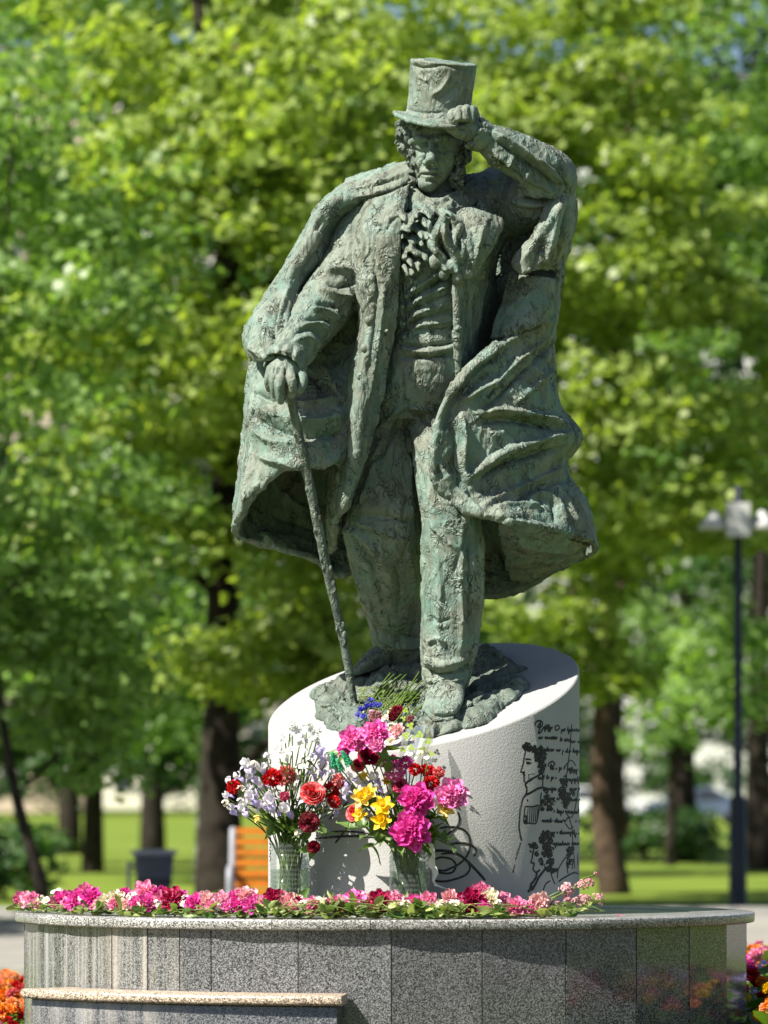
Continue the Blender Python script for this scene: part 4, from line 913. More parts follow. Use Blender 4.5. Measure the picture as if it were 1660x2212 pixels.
def coloured(me, mat):
    k = (me.name, mat.name)
    if k not in ALIAS: c = me.copy(); c.materials.clear(); c.materials.append(mat); ALIAS[k] = c
    return ALIAS[k]
def part(name, me, mat, parent, scale=1.0, rot=None, loc=(0, 0, 0)):
    o = bpy.data.objects.new(name, coloured(me, mat)); COL.objects.link(o); o.parent = parent; o.scale = (scale,)*3; o.location = loc
    if rot is not None: o.rotation_euler = rot
    return o
FR = random.Random(77); ENTRY = []
NAMES = {'spike': 'dyed_flower', 'phlox': 'phlox', 'dried': 'dried_flower'}
def bloom(kind, col, loc, r, axis, ctx, x, stem=None, leaf=0):
    """one flower: head (and stem, leaves); label is completed when all flowers of its place are known"""
    o = empty(NAMES.get(kind, kind), loc, '', kind if kind not in ('spike', 'dried', 'phlox') else 'flower')
    o.rotation_euler = Vector(axis).to_track_quat('Z', 'Y').to_euler()
    roll = (0, 0, FR.uniform(0, 6.28)); S = SH[kind]; me = S[FR.randrange(len(S))]
    if kind == 'iris':
        part('standard_petals', me[0], PET[col], o, r, roll); part('fall_petals', me[1], PET['violet' if col == 'lilac' else col], o, r, roll)
    elif kind == 'daffodil':
        part('petals', me[0], PET[col], o, r, roll); part('trumpet', me[1], PET['yellow'], o, r, roll)
    elif kind == 'daisy':
        part('petals', me, PET[col], o, r, roll); part('flower_centre', YOLK, M_YOLK, o, r)
    else: part('bloom', me, PET[col], o, r, roll)
    if stem is not None:
        g = Geo(); g.tube(stem, .0032, 6, True, 4); link('stem', g.mesh('stem'), M_STEM, o, True)
    for k in range(leaf):
        l = part('leaf', SH['leaf'][FR.randrange(3)], M_LEAF, o, FR.uniform(.06, .10)); l.location = (0, 0, -r*FR.uniform(.6, 1.4)); l.rotation_euler = (FR.uniform(.9, 2.0), 0, FR.uniform(0, 6.28))
    ENTRY.append((ctx, col, kind, x, o)); return o
YOLK = Geo().ball((0, 0, .08), (.3, .3, .16), 10, 6).mesh('yolk')
ORD = 'first second third fourth fifth sixth seventh eighth ninth tenth eleventh twelfth thirteenth fourteenth fifteenth sixteenth seventeenth eighteenth nineteenth twentieth'.split()

# ---- two cut plastic bottles used as vases
M_PLAST = mat_glass('clear plastic', (.93, .97, .95), .16, .05)
M_WATER = mat_glass('greenish water', (.80, .90, .78), .10, .03)
def bottle(x, d, ytop, rad, label, seed):
    b = P(x, 1900, d); z0 = PL_TOP + .001; h = P(x, ytop, d)[2] - z0
    o = empty('bottle_vase', (b[0], b[1], z0), label, 'vase', 'plastic bottle vases')
    g = Geo(); n = 40; a = np.linspace(0, 2*np.pi, n, endpoint=False); rg = random.Random(seed); rows = []
    zs = [0] + list(np.linspace(.006, h, 64))
    for i, z in enumerate(zs):
        q = rad * (.86 if i == 0 else 1.0 - .045 * (.5 + .5*math.cos(z / .021 * 2*math.pi)) - (.05 if z > h*.82 else 0)); rows.append(np.column_stack([q*np.cos(a), q*np.sin(a), np.full(n, z) + (.006*np.cos(a*3 + seed) if i == len(zs)-1 else 0)]))
    g.grid(np.array(rows), True); g.f.append(tuple(reversed(range(n)))); link('bottle_wall', g.mesh('bottle_wall'), M_PLAST, o)
    g = Geo(); rows = [np.column_stack([rad*q*np.cos(a), rad*q*np.sin(a), np.full(n, z)]) for q, z in ((.85,.006),(.925,.012),(.925,h*.62))]
    g.grid(np.array(rows), True); g.f.append(tuple(range(2*n, 3*n))); link('water', g.mesh('water'), M_WATER, o); return np.array((b[0], b[1], z0)), h
BOT = [bottle(626, .62, 1818, .090, 'clear ribbed plastic bottle vase on the left holding irises', 1), bottle(885, .84, 1822, .090, 'clear ribbed plastic bottle vase on the right holding peonies', 2)]
def Vp(u, v): return 459.2 + .35797*u, 1485.5 + .35797*v
def cyl_d(x):
    s = (x - 916)/336.0; return CR*math.sqrt(max(0, 1 - s*s)) if abs(s) < 1 else 0.0
def bouquet(bi, lst, ctx):
    base, h = BOT[bi]; d0 = -base[1]; xb = (626, 885)[bi]
    for k, it in enumerate(lst):
        u, v, kind, r, col = it[:5]; x, y = Vp(u, v); rg = random.Random(k*7 + bi)
        d = d0 + .05 + (it[5] if len(it) > 5 else rg.uniform(-.04, .12)); d = max(d, cyl_d(x) + r*.000758*1.0 + .012) if y > 1560 else d
        p = np.array(P(x, y, d)); rr = r * .000758 * (.92 if kind in ('peony','rose','daffodil') else .88 if kind == 'iris' else 1.0); neck = base + np.array([(x - xb)/PXM*.12 + rg.uniform(-.05, .05), rg.uniform(-.05, .04), h*.98])
        if p[2] < neck[2] + .05: neck = neck*1.0; neck[1] = base[1] - .07
        bot = base + np.array([-(x - xb)/PXM*.08 + rg.uniform(-.05, .05), rg.uniform(-.05, .05), .015])
        out = p - neck; out = out/np.linalg.norm(out); ax = out*.55 + np.array([0, -.95, .1]) + np.array([rg.uniform(-.25, .25), 0, rg.uniform(-.25, .25)])
        if kind in ('iris', 'phlox', 'spike'): ax = out*.9 + np.array([0, -.35, .45]) + np.array([rg.uniform(-.3, .3), rg.uniform(-.2, .2), 0])
        ax = ax/np.linalg.norm(ax); back = p - ax*rr*.4
        mid = neck*.45 + back*.55 + np.array([0, 0, .03]) - ax*.03
        bloom(kind, col, tuple(p), rr, ax, ctx, x, [bot, neck*.999, mid, back], leaf=(2 if kind in ('peony', 'rose') else 0))
LB = [(360,545,'carnation',62,'red'),(445,535,'carnation',66,'red'),(128,600,'carnation',48,'red'),(605,638,'rose',66,'red',.12),(712,625,'carnation',58,'red'),(762,562,'carnation',44,'red'),(735,690,'carnation',42,'red'),(583,812,'rose',56,'dark red',.12),(436,657,'carnation',32,'crimson'),(612,962,'rose',34,'dark red',.10),
 (205,480,'iris',62,'lilac'),(285,500,'iris',58,'lilac'),(235,548,'iris',56,'lilac'),(155,548,'iris',46,'lilac'),(290,595,'iris',58,'lilac'),(236,668,'iris',62,'lilac'),(350,690,'iris',72,'lilac',.14),(440,745,'iris',66,'lilac',.13),(125,735,'iris',48,'lilac'),(185,745,'iris',52,'lilac'),(300,722,'iris',50,'lilac'),(640,410,'iris',64,'violet'),(655,490,'iris',58,'lilac'),(742,735,'iris',52,'lilac'),(560,690,'iris',46,'lilac'),(90,660,'iris',40,'lilac'),(690,440,'iris',46,'lilac'),(600,520,'iris',50,'lilac'),
 (485,268,'phlox',58,'white'),(570,252,'phlox',52,'white'),(435,318,'phlox',52,'white'),(530,330,'phlox',58,'white'),(605,305,'phlox',50,'white'),(415,430,'phlox',54,'white'),(545,500,'phlox',52,'white'),(510,560,'phlox',44,'white'),(475,395,'phlox',46,'white'),(620,345,'phlox',38,'white'),(250,470,'phlox',36,'cream'),(170,620,'phlox',38,'cream'),(480,620,'phlox',36,'cream'),(385,640,'phlox',36,'cream'),(640,560,'phlox',34,'cream'),(270,800,'phlox',34,'yellow'),(650,750,'phlox',30,'cream'),(330,420,'phlox',34,'lilac'),(520,880,'phlox',34,'cream'),(470,230,'phlox',36,'white'),(640,270,'phlox',34,'white'),(395,375,'phlox',36,'white'),(560,400,'phlox',38,'white'),(100,560,'phlox',30,'lilac'),(80,700,'phlox',30,'cream'),(320,480,'phlox',34,'lilac'),(220,610,'phlox',34,'lilac'),(590,440,'phlox',34,'lilac'),(710,520,'phlox',32,'lilac'),(690,700,'phlox',30,'lilac'),(170,690,'phlox',30,'white'),(660,620,'phlox',30,'white')]
RB = [(850,318,'peony',84,'magenta',.10),(985,282,'peony',84,'magenta',.10),(992,350,'peony',48,'magenta',.14),(1232,682,'peony',104,'magenta',.12),(1442,650,'peony',100,'magenta',.06),(1195,872,'peony',116,'magenta',.16),(800,372,'peony',46,'magenta',.1),(1100,510,'carnation',64,'magenta'),(1075,450,'carnation',50,'magenta'),(1170,455,'carnation',48,'magenta'),(950,410,'rose',64,'crimson',0),
 (1225,495,'carnation',40,'red'),(1298,500,'carnation',46,'red'),(1365,515,'carnation',38,'red'),(1320,582,'carnation',54,'red'),(855,755,'rose',48,'red'),(735,452,'spike',48,'green',.12),(815,440,'spike',50,'green',.12),(772,480,'spike',44,'green',.12),
 (825,560,'iris',58,'lilac'),(980,560,'iris',58,'lilac'),(900,580,'iris',54,'lilac'),(1000,605,'iris',46,'lilac'),(805,640,'iris',44,'lilac'),(1090,610,'iris',46,'lilac'),(900,670,'daffodil',72,'yellow',.10),(945,640,'daffodil',58,'yellow',.1),(1030,720,'daffodil',72,'yellow',.12),(1025,805,'daffodil',70,'yellow',.12),(890,768,'daffodil',48,'yellow',.10),(915,535,'daffodil',34,'yellow'),(1050,565,'daffodil',32,'yellow'),(1400,735,'daffodil',66,'yellow',.02),
 (1200,425,'phlox',50,'white'),(1270,415,'phlox',46,'cream'),(1300,450,'phlox',42,'white'),(1130,590,'rose',44,'crimson'),(880,470,'rose',40,'dark red'),(1010,460,'phlox',38,'cream'),(950,790,'phlox',44,'lilac'),(1075,650,'phlox',36,'cream'),(1330,700,'phlox',40,'cream')]
bouquet(0, LB, 'left bottle bouquet'); bouquet(1, RB, 'right bottle bouquet')
# leafy filler of the two bouquets: every leafy stem is one thing
def leafy(bi, u, v, seed, sz=.075, n=6, mat=None):
    base, h = BOT[bi]; x, y = Vp(u, v); rg = random.Random(seed); d = max(-base[1] + rg.uniform(0, .15), cyl_d(x) + .03); p = np.array(P(x, y, d)); neck = base + np.array([rg.uniform(-.05, .05), -.05, h*.98])
    st = catmull(np.array([base + np.array([rg.uniform(-.05, .05), rg.uniform(-.05, .05), .015]), neck, neck*.4 + p*.6 + np.array([0, 0, .03]), p]), 5)
    o = empty('leafy_stem', tuple(p), '', 'leafy stem'); g = Geo(); g.tube(st, .003, 6); link('stem', g.mesh('stem'), M_STEM, o, True)
    for k in range(n):
        c = st[-1 - (k*2) % 9]; L = part('leaf', SH['leaf'][k % 3], mat or M_LEAF, o, sz*rg.uniform(.7, 1.2)); L.location = tuple(np.array(c) - p); L.rotation_euler = (rg.uniform(.4, 2.4), rg.uniform(-.6, .6), rg.uniform(0, 6.28))
    ENTRY.append((('left', 'right')[bi] + ' bottle bouquet', 'green', 'leafy stem', x, o))
for i, (u, v) in enumerate(((690,890),(685,750),(540,430),(470,840),(400,860),(350,840),(640,640),(290,760),(520,700),(650,830),(430,700),(560,600),(560,920),(200,700),(470,480))): leafy(0, u, v, i)
for i, (u, v) in enumerate(((1370,910),(1365,785),(1430,950),(1340,860),(1290,800),(1260,950),(920,900),(1000,880),(1120,780),(1100,700),(1220,780),(1340,640),(1040,380),(930,700),(1130,960),(1280,700),(960,960),(860,850),(1180,600))): leafy(1, u, v, 40 + i, .085)

# ---- flowers lying along the front of the plinth
def H1(u, v): return .48814*u, 1863.6 + .48814*v
def H2(u, v): return 810.3 + .5119*u, 1863.6 + .5119*v
heap = [(H1(90,165),'peony',30,'pink'),(H1(145,160),'peony',24,'pink'),(H1(185,165),'phlox',20,'cream'),(H1(205,168),'daisy',18,'white'),(H1(262,130),'daisy',18,'white'),(H1(240,145),'phlox',24,'white'),(H1(264,172),'carnation',22,'magenta'),(H1(335,168),'peony',40,'magenta'),(H1(410,165),'peony',42,'magenta'),(H1(380,125),'peony',28,'pink'),
 (H1(465,175),'peony',28,'cream'),(H1(515,165),'peony',34,'cream'),(H1(552,138),'peony',22,'magenta'),(H1(590,160),'phlox',32,'white'),(H1(640,135),'peony',44,'pink'),(H1(700,150),'peony',36,'magenta'),(H1(605,182),'peony',26,'magenta'),(H1(645,186),'peony',28,'cream'),(H1(762,165),'peony',46,'crimson'),(H1(815,185),'daisy',18,'white'),(H1(805,150),'peony',24,'magenta'),(H1(862,182),'peony',36,'magenta'),(H1(925,170),'peony',34,'pale pink'),(H1(985,175),'peony',40,'pink'),
 (H1(1050,190),'peony',26,'magenta'),(H1(1088,158),'peony',44,'pale pink'),(H1(1110,190),'peony',32,'magenta'),(H1(1165,185),'peony',32,'pink'),(H1(1215,170),'peony',44,'crimson'),(H1(1270,178),'peony',38,'pale pink'),(H1(1325,165),'daisy',20,'white'),(H1(1345,190),'phlox',26,'white'),(H1(1380,192),'peony',32,'pink'),(H1(1412,170),'daisy',20,'white'),(H1(1440,185),'phlox',28,'cream'),(H1(1500,190),'peony',36,'pink'),(H1(1570,172),'peony',42,'magenta'),
 (H2(20,170),'peony',44,'crimson'),(H2(75,165),'peony',38,'pink'),(H2(125,185),'phlox',28,'cream'),(H2(175,180),'daisy',20,'white'),(H2(215,168),'daisy',20,'white'),(H2(243,185),'daisy',20,'white'),(H2(200,190),'phlox',26,'white'),(H2(280,182),'phlox',28,'cream'),(H2(316,150),'peony',30,'pale pink'),(H2(345,182),'phlox',26,'cream'),(H2(400,165),'peony',44,'crimson'),(H2(445,128),'peony',36,'pink'),(H2(482,160),'peony',40,'cream'),(H2(460,192),'peony',24,'magenta'),(H2(552,162),'iris',26,'purple'),(H2(520,180),'phlox',24,'cream'),(H2(595,190),'peony',38,'pink'),(H2(690,180),'peony',46,'pale pink'),(H2(650,192),'peony',26,'pink'),(H2(770,188),'phlox',24,'dusty pink'),
 (H1(120,180),'phlox',20,'white'),(H1(160,182),'peony',20,'pale pink'),(H1(300,180),'peony',26,'pink'),(H1(440,186),'peony',24,'pale pink'),(H1(560,185),'peony',22,'pale pink'),(H1(700,188),'phlox',24,'white'),(H1(1010,195),'peony',22,'magenta'),(H1(940,195),'peony',26,'pink'),(H1(1300,198),'peony',20,'pale pink'),(H1(1450,200),'peony',22,'magenta')]
def edge_d(x): 
    c = ((x - 830)/PXM - PX)/PA; return PB*math.sqrt(max(0, 1 - c*c))
rgx = random.Random(31)
for k in range(30):
    x = 72 + k*36 + rgx.uniform(-12, 12); heap.append(((x, 1946 + rgx.uniform(-6, 8)), 'peony', rgx.uniform(22, 36), rgx.choice(['magenta', 'pink', 'pink', 'pale pink', 'magenta', 'crimson'])) if rgx.random() < .72 else ((x, 1950 + rgx.uniform(-8, 8)), 'phlox', 24, rgx.choice(['white', 'cream'])))
for k, ((x, y), kind, r, col) in enumerate(heap):
    rr = r*.48814/PXM*1.18; d = edge_d(x) - rr*.75 - .02; rg = random.Random(k)
    yb = HORIZON + .57*PXM*CAM_D/(CAM_D - d); up = max(0, (yb - y)/PXM - rr*.6)
    d -= min(.35, up*1.6); p = P(x, y, d); p = (p[0], p[1], max(p[2], PL_TOP + rr*.55))
    ax = (rg.uniform(-.5, .5), -.9, rg.uniform(.0, .8))
    bloom(kind, col, p, rr, ax, 'plinth edge heap', x, None, 1 if rg.random() < .35 else 0)
# dried bunch at the right end
for k in range(11):
    rg = random.Random(200 + k); x, y = H2(rg.uniform(800, 985), rg.uniform(90, 190)); d = edge_d(x) - rg.uniform(.08, .3); p = P(x, y, d); p = (p[0], p[1], max(p[2], PL_TOP + .02))
    q = P(H2(700 + rg.uniform(-60, 30), 165)[0], 1958, d - .05)
    bloom('dried', 'dusty pink', p, rg.uniform(.028, .042), (rg.uniform(-.2, .8), -.6, rg.uniform(.2, .9)), 'plinth edge heap', x, [(q[0], q[1], PL_TOP + .015), ((q[0]+p[0])/2, p[1], p[2]*.6 + (PL_TOP+.03)*.4), p])
x, y = H2(930, 52); p = P(x, y, .75); bloom('dried', 'dusty pink', p, .018, (.6, -.4, .6), 'plinth edge heap', x, [P(*H2(800, 150), .8), P(*H2(870, 75), .78), p])
# loose petals
for k, (u, v) in enumerate(((1035, 200),)):
    x, y = H2(u, v); g = Geo(); G = petal(.045, .022, .3, .1, random.Random(k)); G = G[..., [0, 2, 1]]; G[..., 2] += .006; g.grid(G); o = link('fallen_petal', g.mesh('fallen_petal'), PET['pink']); o.location = (P(x, 1985, edge_d(x) - .08)[0], -(edge_d(x) - .08), PL_TOP + .001); tag(o, 'single pink petal lying alone on the granite right of the heap', 'petal')
# tangled cut greens under the flowers
g = Geo(); rg = random.Random(15); gl = Geo(); gf = Geo()
for k in range(900):
    x = rg.uniform(40, 1250) if k % 3 else rg.uniform(560, 1000); d = edge_d(x) - (.05 + abs(rg.gauss(.08, .12))); 
    if d < cyl_d(x) + .02 and 585 < x < 1248: continue
    if ((P(x, 0, d)[0] - PX)/PA)**2 + (d/PB)**2 > .985: continue
    z = PL_TOP + rg.uniform(.004, .035 + .03*math.exp(-((x - 760)/230)**2)); p = np.array((P(x, 0, d)[0], -d, z)); t = rg.random()
    if t < .45:
        a = rg.gauss(0, .5) + (0 if rg.random() < .5 else math.pi); L = rg.uniform(.08, .22); e = np.array([math.cos(a), math.sin(a)*.5, rg.uniform(-.1, .18)])*L
        q = np.array([p, p + e*.5 + np.array([0, 0, rg.uniform(0, .03)]), p + e]); q[:, 2] = np.maximum(q[:, 2], PL_TOP + .004)
        if all(((w[0]-PX)/PA)**2 + (w[1]/PB)**2 < .97 for w in q): (gf if rg.random() < .6 else g).tube(q, .0022, 5, True, 3)
    else:
        M = rotz_to((rg.uniform(-1, 1), rg.uniform(-1, .4), rg.uniform(-.1, .6)), rg.uniform(0, 6)); L = petal(rg.uniform(.04, .085), rg.uniform(.008, .02), .3, .05, rg, 4, 2, .6, rg.uniform(-.3, .4)) @ M.T + p
        L[..., 2] = np.maximum(L[..., 2], PL_TOP + .004); (gl if rg.random() < .45 else gf).grid(L)
gs = empty('cut_greens', (PX, -.9, PL_TOP), 'tangle of cut green stems and leaves lying under the heaped flowers', 'greenery'); gs['kind'] = 'stuff'
for nm, gg, mt in (('stems', g, M_STEM), ('leaves', gl, M_LEAF), ('wilted_leaves', gf, M_FEATH)): link(nm, gg.mesh(nm), mt, gs, True)

# ---- bunch lying on the slanted top, and its clear wrapping
def on_top(x, y, lift): # point above the slanted top
    d = gd(x, y) ; return P(x, y, d + lift*.4)
top = [((905,140),'cornflower',34,'blue'),((885,168),'cornflower',30,'blue'),((960,88),'cornflower',34,'blue'),((985,112),'cornflower',30,'blue'),((940,118),'cornflower',34,'blue'),((915,178),'cornflower',26,'blue'),((1015,110),'cornflower',24,'blue'),((900,148),'daisy',16,'cream'),
 ((985,178),'carnation',44,'dark red'),((1115,148),'carnation',46,'dark red'),((1090,175),'carnation',34,'dark red'),((968,215),'carnation',34,'dark red'),((1195,190),'carnation',26,'dark red'),((1050,190),'phlox',36,'cream'),((1030,220),'phlox',36,'white'),((1080,150),'phlox',30,'cream'),((1115,262),'peony',46,'pale pink'),((1072,315),'rose',32,'cream'),((1080,240),'phlox',34,'cream'),((960,155),'phlox',26,'pink')]
for k, ((u, v), kind, r, col) in enumerate(top):
    x, y = Vp(u, v); rg = random.Random(300 + k); rr = r*.000758; d = gd(x, y + 26 + rr*PXM) ; p = P(x, y, min(d, .66))
    q = P(x + 60 + rg.uniform(-15, 25), y - 75 + rg.uniform(-12, 12), d - .42)
    bloom(kind, col, p, rr, (-.35 + rg.uniform(-.3, .3), -.8, .5), 'bunch by the bronze shoe', x, [p, ((p[0]+q[0])/2, (p[1]+q[1])/2, (p[2]+q[2])/2 + .01), q])
g = Geo(); gf = Geo(); rg = random.Random(51)
for k in range(260):
    u, v = rg.gauss(1010, 70), rg.gauss(90, 38); x, y = Vp(u, v); d = gd(x, y + 24); p = np.array(P(x, y, d)); e = np.array([rg.uniform(-.05, .06), rg.uniform(-.03, .05), rg.uniform(-.01, .03)])
    gf.tube([p, p + e*.5 + np.array([0, 0, rg.uniform(0, .012)]), p + e], .0018, 4, True, 2)
for k in range(22):
    u, v = 1200 + rg.uniform(-20, 60), 40 + rg.uniform(-25, 25); x, y = Vp(u, v); x2, y2 = Vp(1090 + rg.uniform(-20, 30), 110 + rg.uniform(-20, 20)); g.tube([P(x, y, gd(x, y + 22)), P((x+x2)/2, (y+y2)/2 - 4, gd((x+x2)/2, (y+y2)/2 + 22)), P(x2, y2, gd(x2, y2 + 22))], .0035, 6, True, 3)
gs = empty('wilted_greens', P(*Vp(1020, 100), .3), 'feathery wilted green stalks of the bunch between the bronze shoes', 'greenery'); gs['kind'] = 'stuff'
link('feathery_leaves', gf.mesh('feathery_leaves'), M_FEATH, gs, True); link('stalks', g.mesh('stalks'), M_STEM, gs, True)
M_FILM = mat_glass('clear film', (.97, .98, .96), .10, .10)
M_CLOV = mat_petal('lime print', (.42, .60, .06), (.55, .72, .12), .4)
film = empty('clear_wrapping', P(*Vp(1240, 420), .92), 'clear film sleeve printed with lime green clovers above the right bouquet', 'wrapping film')
G = []
for i in range(9):
    row = []
    for j in range(9):
        u = 1145 + (i*22)*.0 + j*24 - i*0 + (8 - i)*(-2) + 10*math.sin(i*.8); v = 130 + i*55 + 8*math.sin(j); x, y = Vp(min(u, 1345), v); row.append(P(x, y, .74 + .03*math.sin(j*1.1 + i*.6) + .012*i))
    G.append(row)
G = np.array(G); g = Geo(); Gs = np.swapaxes(catmull(np.swapaxes(catmull(G[2:], 4), 0, 1), 4), 0, 1); g.grid(Gs); link('film', g.mesh('film'), M_FILM, film, True)
for k, (u, v, s) in enumerate(((1195,230,20),(1168,290,20),(1250,285,22),(1303,325,18),(1150,375,16),(1200,362,18),(1266,378,20),(1325,400,16),(1166,136,16),(1155,185,13),(1210,300,10))):
    x, y = Vp(u, v); g = Geo(); c = np.array(P(x, y, .80)); rg = random.Random(k); a0 = rg.uniform(0, 6)
    for i in range(3):
        a = a0 + i*2.09; q = .000758*s; o = np.array([math.cos(a), 0, math.sin(a)])*q*.62; t = np.linspace(0, 2*np.pi, 10, endpoint=False); g.add([c + o + q*.52*np.array([math.cos(w), -.02*i, math.sin(w)]) for w in t], [tuple(range(10))])
    link('clover_print', g.mesh('clover_print', False), M_CLOV, film, True)
# white ribbon by the right bottle
M_RIB = mat_petal('white ribbon', (.70,.72,.74), (.84,.85,.86), .3)
g = Geo(); pts = [Vp(*q) for q in ((1318,940),(1335,1000),(1322,1060),(1345,1110),(1335,1165),(1365,1195),(1410,1212))]; G = []
for k, (x, y) in enumerate(pts): G.append([P(x - 6 + 3*math.sin(k*2), y, .90 + .02*math.sin(k*1.4)), P(x + 6 - 3*math.sin(k*2), y + 2, .92 + .02*math.cos(k*1.8))])
g.grid(catmull(np.array(G), 6)); tag(link('ribbon', g.mesh('ribbon'), M_RIB), 'white ribbon curling down beside the right bottle vase', 'ribbon')

# labels: which one, counted from the left among its like
byk = {}
for e in ENTRY: byk.setdefault(e[:3], []).append(e)
NK = {'spike': 'dyed flower spike', 'dried': 'dried flower head', 'phlox': 'small-flowered sprig', 'daffodil': 'daffodil'}
for (ctx, col, kind), L in byk.items():
    L.sort(key=lambda e: e[3]); nm = f'{col} {NK.get(kind, kind)}'
    for i, e in enumerate(L):
        o = e[4]; o['group'] = f'flowers of the {ctx}'
        if len(L) == 1: o['label'] = f'only {nm} in the {ctx}'
        elif i == len(L) - 1: o['label'] = f'rightmost {nm} in the {ctx}'
        else: o['label'] = f'{ORD[i] if i < 20 else "twenty-" + ORD[i-20]} {nm} from the left in the {ctx}'
# ================================================================ ground, path, beds
m = NT('lawn'); c_ = m.coord(kind='Object'); n1 = m.noise(c_, .25, 5, .6); n2 = m.noise(c_, 14, 3)
M_LAWN = m.out(m.mix(m.ramp(n2, [(.3, 0.0), (.7, .5)]), m.ramp(n1, [(.35, (.11, .175, .02)), (.6, (.19, .25, .032)), (.75, (.22, .26, .06))]), (.045, .085, .012)), .9, m.bump(n2, .6, .05), 0, .15)
m = NT('asphalt path'); c_ = m.coord(); n1 = m.noise(c_, .6, 5); n2 = m.noise(c_, 60, 2)
M_PATH = m.out(m.mix(m.ramp(n2, [(.4, 0.0), (.6, .35)]), m.ramp(n1, [(.3, (.22, .21, .19)), (.7, (.30, .285, .255))]), (.15, .145, .13)), .9, m.bump(n2, .3, .01), 0, .2)
M_SOIL = mat_plain('soil', (.055, .042, .03), .95, .4, 8, .5, .1)
M_PLAZA = mat_plain('dark paving', (.10, .10, .098), .8, .25, 3)
def flat(name, pts, z, mat, kind='structure'):
    o = link(name, mesh(name, [(x, y, z) for x, y in pts], [tuple(range(len(pts)))], False), mat); o['kind'] = kind; return o
flat('ground', [(-700, -60), (700, -60), (700, 1400), (-700, 1400)], 0.0, M_LAWN)
flat('plaza', [(-60, -60), (60, -60), (60, -9), (-60, -9)], .006, M_PLAZA)
flat('path', [(-60, 11.5), (60, 11.5), (60, 26), (-60, 26)], .006, M_PATH)
n = 64; flat('flower_bed', [(PX + 4.4*math.cos(2*math.pi*i/n), 1.2 + 4.6*math.sin(2*math.pi*i/n)) for i in range(n)], .010, M_SOIL)
# kerb between path and lawn
for yk, nm in ((11.44, 'kerb'), (26.06, 'kerb')):
    g = Geo(); g.box((0, yk, .05), (60, .06, .055)); o = link(nm, g.mesh(nm, False), mat_plain('kerb stone', (.34, .33, .31), .8, .2, 6)); o['kind'] = 'structure'

# ---- bedding plants
M_BED = mat_leaf('bedding leaf', (.05,.11,.015), (.14,.24,.04), .35, (1.4,1.5,.5), 12)
BEDM = []
for s_ in range(3):
    rg = random.Random(500 + s_); g = Geo()
    for k in range(70):
        a = rg.uniform(0, 6.28); q = rg.random(); p = np.array([.16*q*math.cos(a), .16*q*math.sin(a), rg.uniform(.02, .30)*(1.1 - .5*q)]); M = rotz_to((math.cos(a), math.sin(a), rg.uniform(0, 1.2)), rg.uniform(-.5, .5)); g.grid(petal(rg.uniform(.06, .11), rg.uniform(.015, .03), .3, .05, rg, 3, 2, .6, .2) @ M.T + p)
    BEDM.append(g.mesh('bedding_foliage'))
bed_n = {}
def bed_plant(x, y, kind, cols, seed):
    rg = random.Random(seed); nm = {'marigold': 'marigold_plant', 'zinnia': 'zinnia_plant', 'ageratum': 'ageratum_plant'}[kind]
    lab = {'marigold': 'orange marigolds in the bed {} of the plinth', 'zinnia': 'pink zinnias in the bed {} of the plinth', 'ageratum': 'violet tufted flowers in the bed {} of the plinth'}[kind].format('left' if x < 0 else 'right')
    o = empty(nm, (x, y, .01), lab, 'plant', lab); o.rotation_euler = (0, 0, rg.uniform(0, 6.28))
    hs_ = 1.0 if x < 0 else 1.45; part('foliage', BEDM[rg.randrange(3)], M_BED, o, rg.uniform(.9, 1.2)*hs_)
    for k in range(5 if kind != 'zinnia' else 4):
        a = rg.uniform(0, 6.28); q = .15*math.sqrt(rg.random()); z = rg.uniform(.27, .38)*hs_
        b = part('bloom', SH['carnation' if kind == 'marigold' else 'peony' if kind == 'zinnia' else 'phlox'][rg.randrange(2)], PET[rg.choice(cols)], o, rg.uniform(.028, .044), (rg.uniform(-.5, .5), rg.uniform(-.5, .5), 0), (q*math.cos(a), q*math.sin(a), z))
k = 0; rgb = random.Random(9)
for ix in range(11):
    for iy in range(30):
        x, y = 1.82 + ix*.22 + rgb.uniform(-.07, .07), -2.6 + iy*.26 + rgb.uniform(-.07, .07)
        if ((x - PX)/4.2)**2 + ((y - 1.2)/4.4)**2 > 1 or ((x-PX)/(PA+.12))**2 + (y/(PB+.15))**2 < 1: continue
        vis = x < (y + 18)/FPX*860
        if not vis and (y > 1.2 or y < -2.2 or x > 3.2): continue
        t = math.sin(x*3 + y*1.3) + rgb.uniform(-.6, .6)
        kd, cl = (('ageratum', ['violet']) if t > .55 else ('marigold', ['orange', 'orange', 'yellow']) if t < -.5 else ('zinnia', ['magenta', 'pink', 'red']))
        bed_plant(x, y, kd, cl, k); k += 1
for iy in range(20):
    for ix in range(3):
        x, y = -1.84 - ix*.2 + rgb.uniform(-.05, .05), -.1 + iy*.24 + rgb.uniform(-.06, .06)
        if x < -(y + 18)/FPX*830 - .17: continue
        bed_plant(x, y, 'marigold', ['orange', 'orange', 'red'], 1000 + k); k += 1

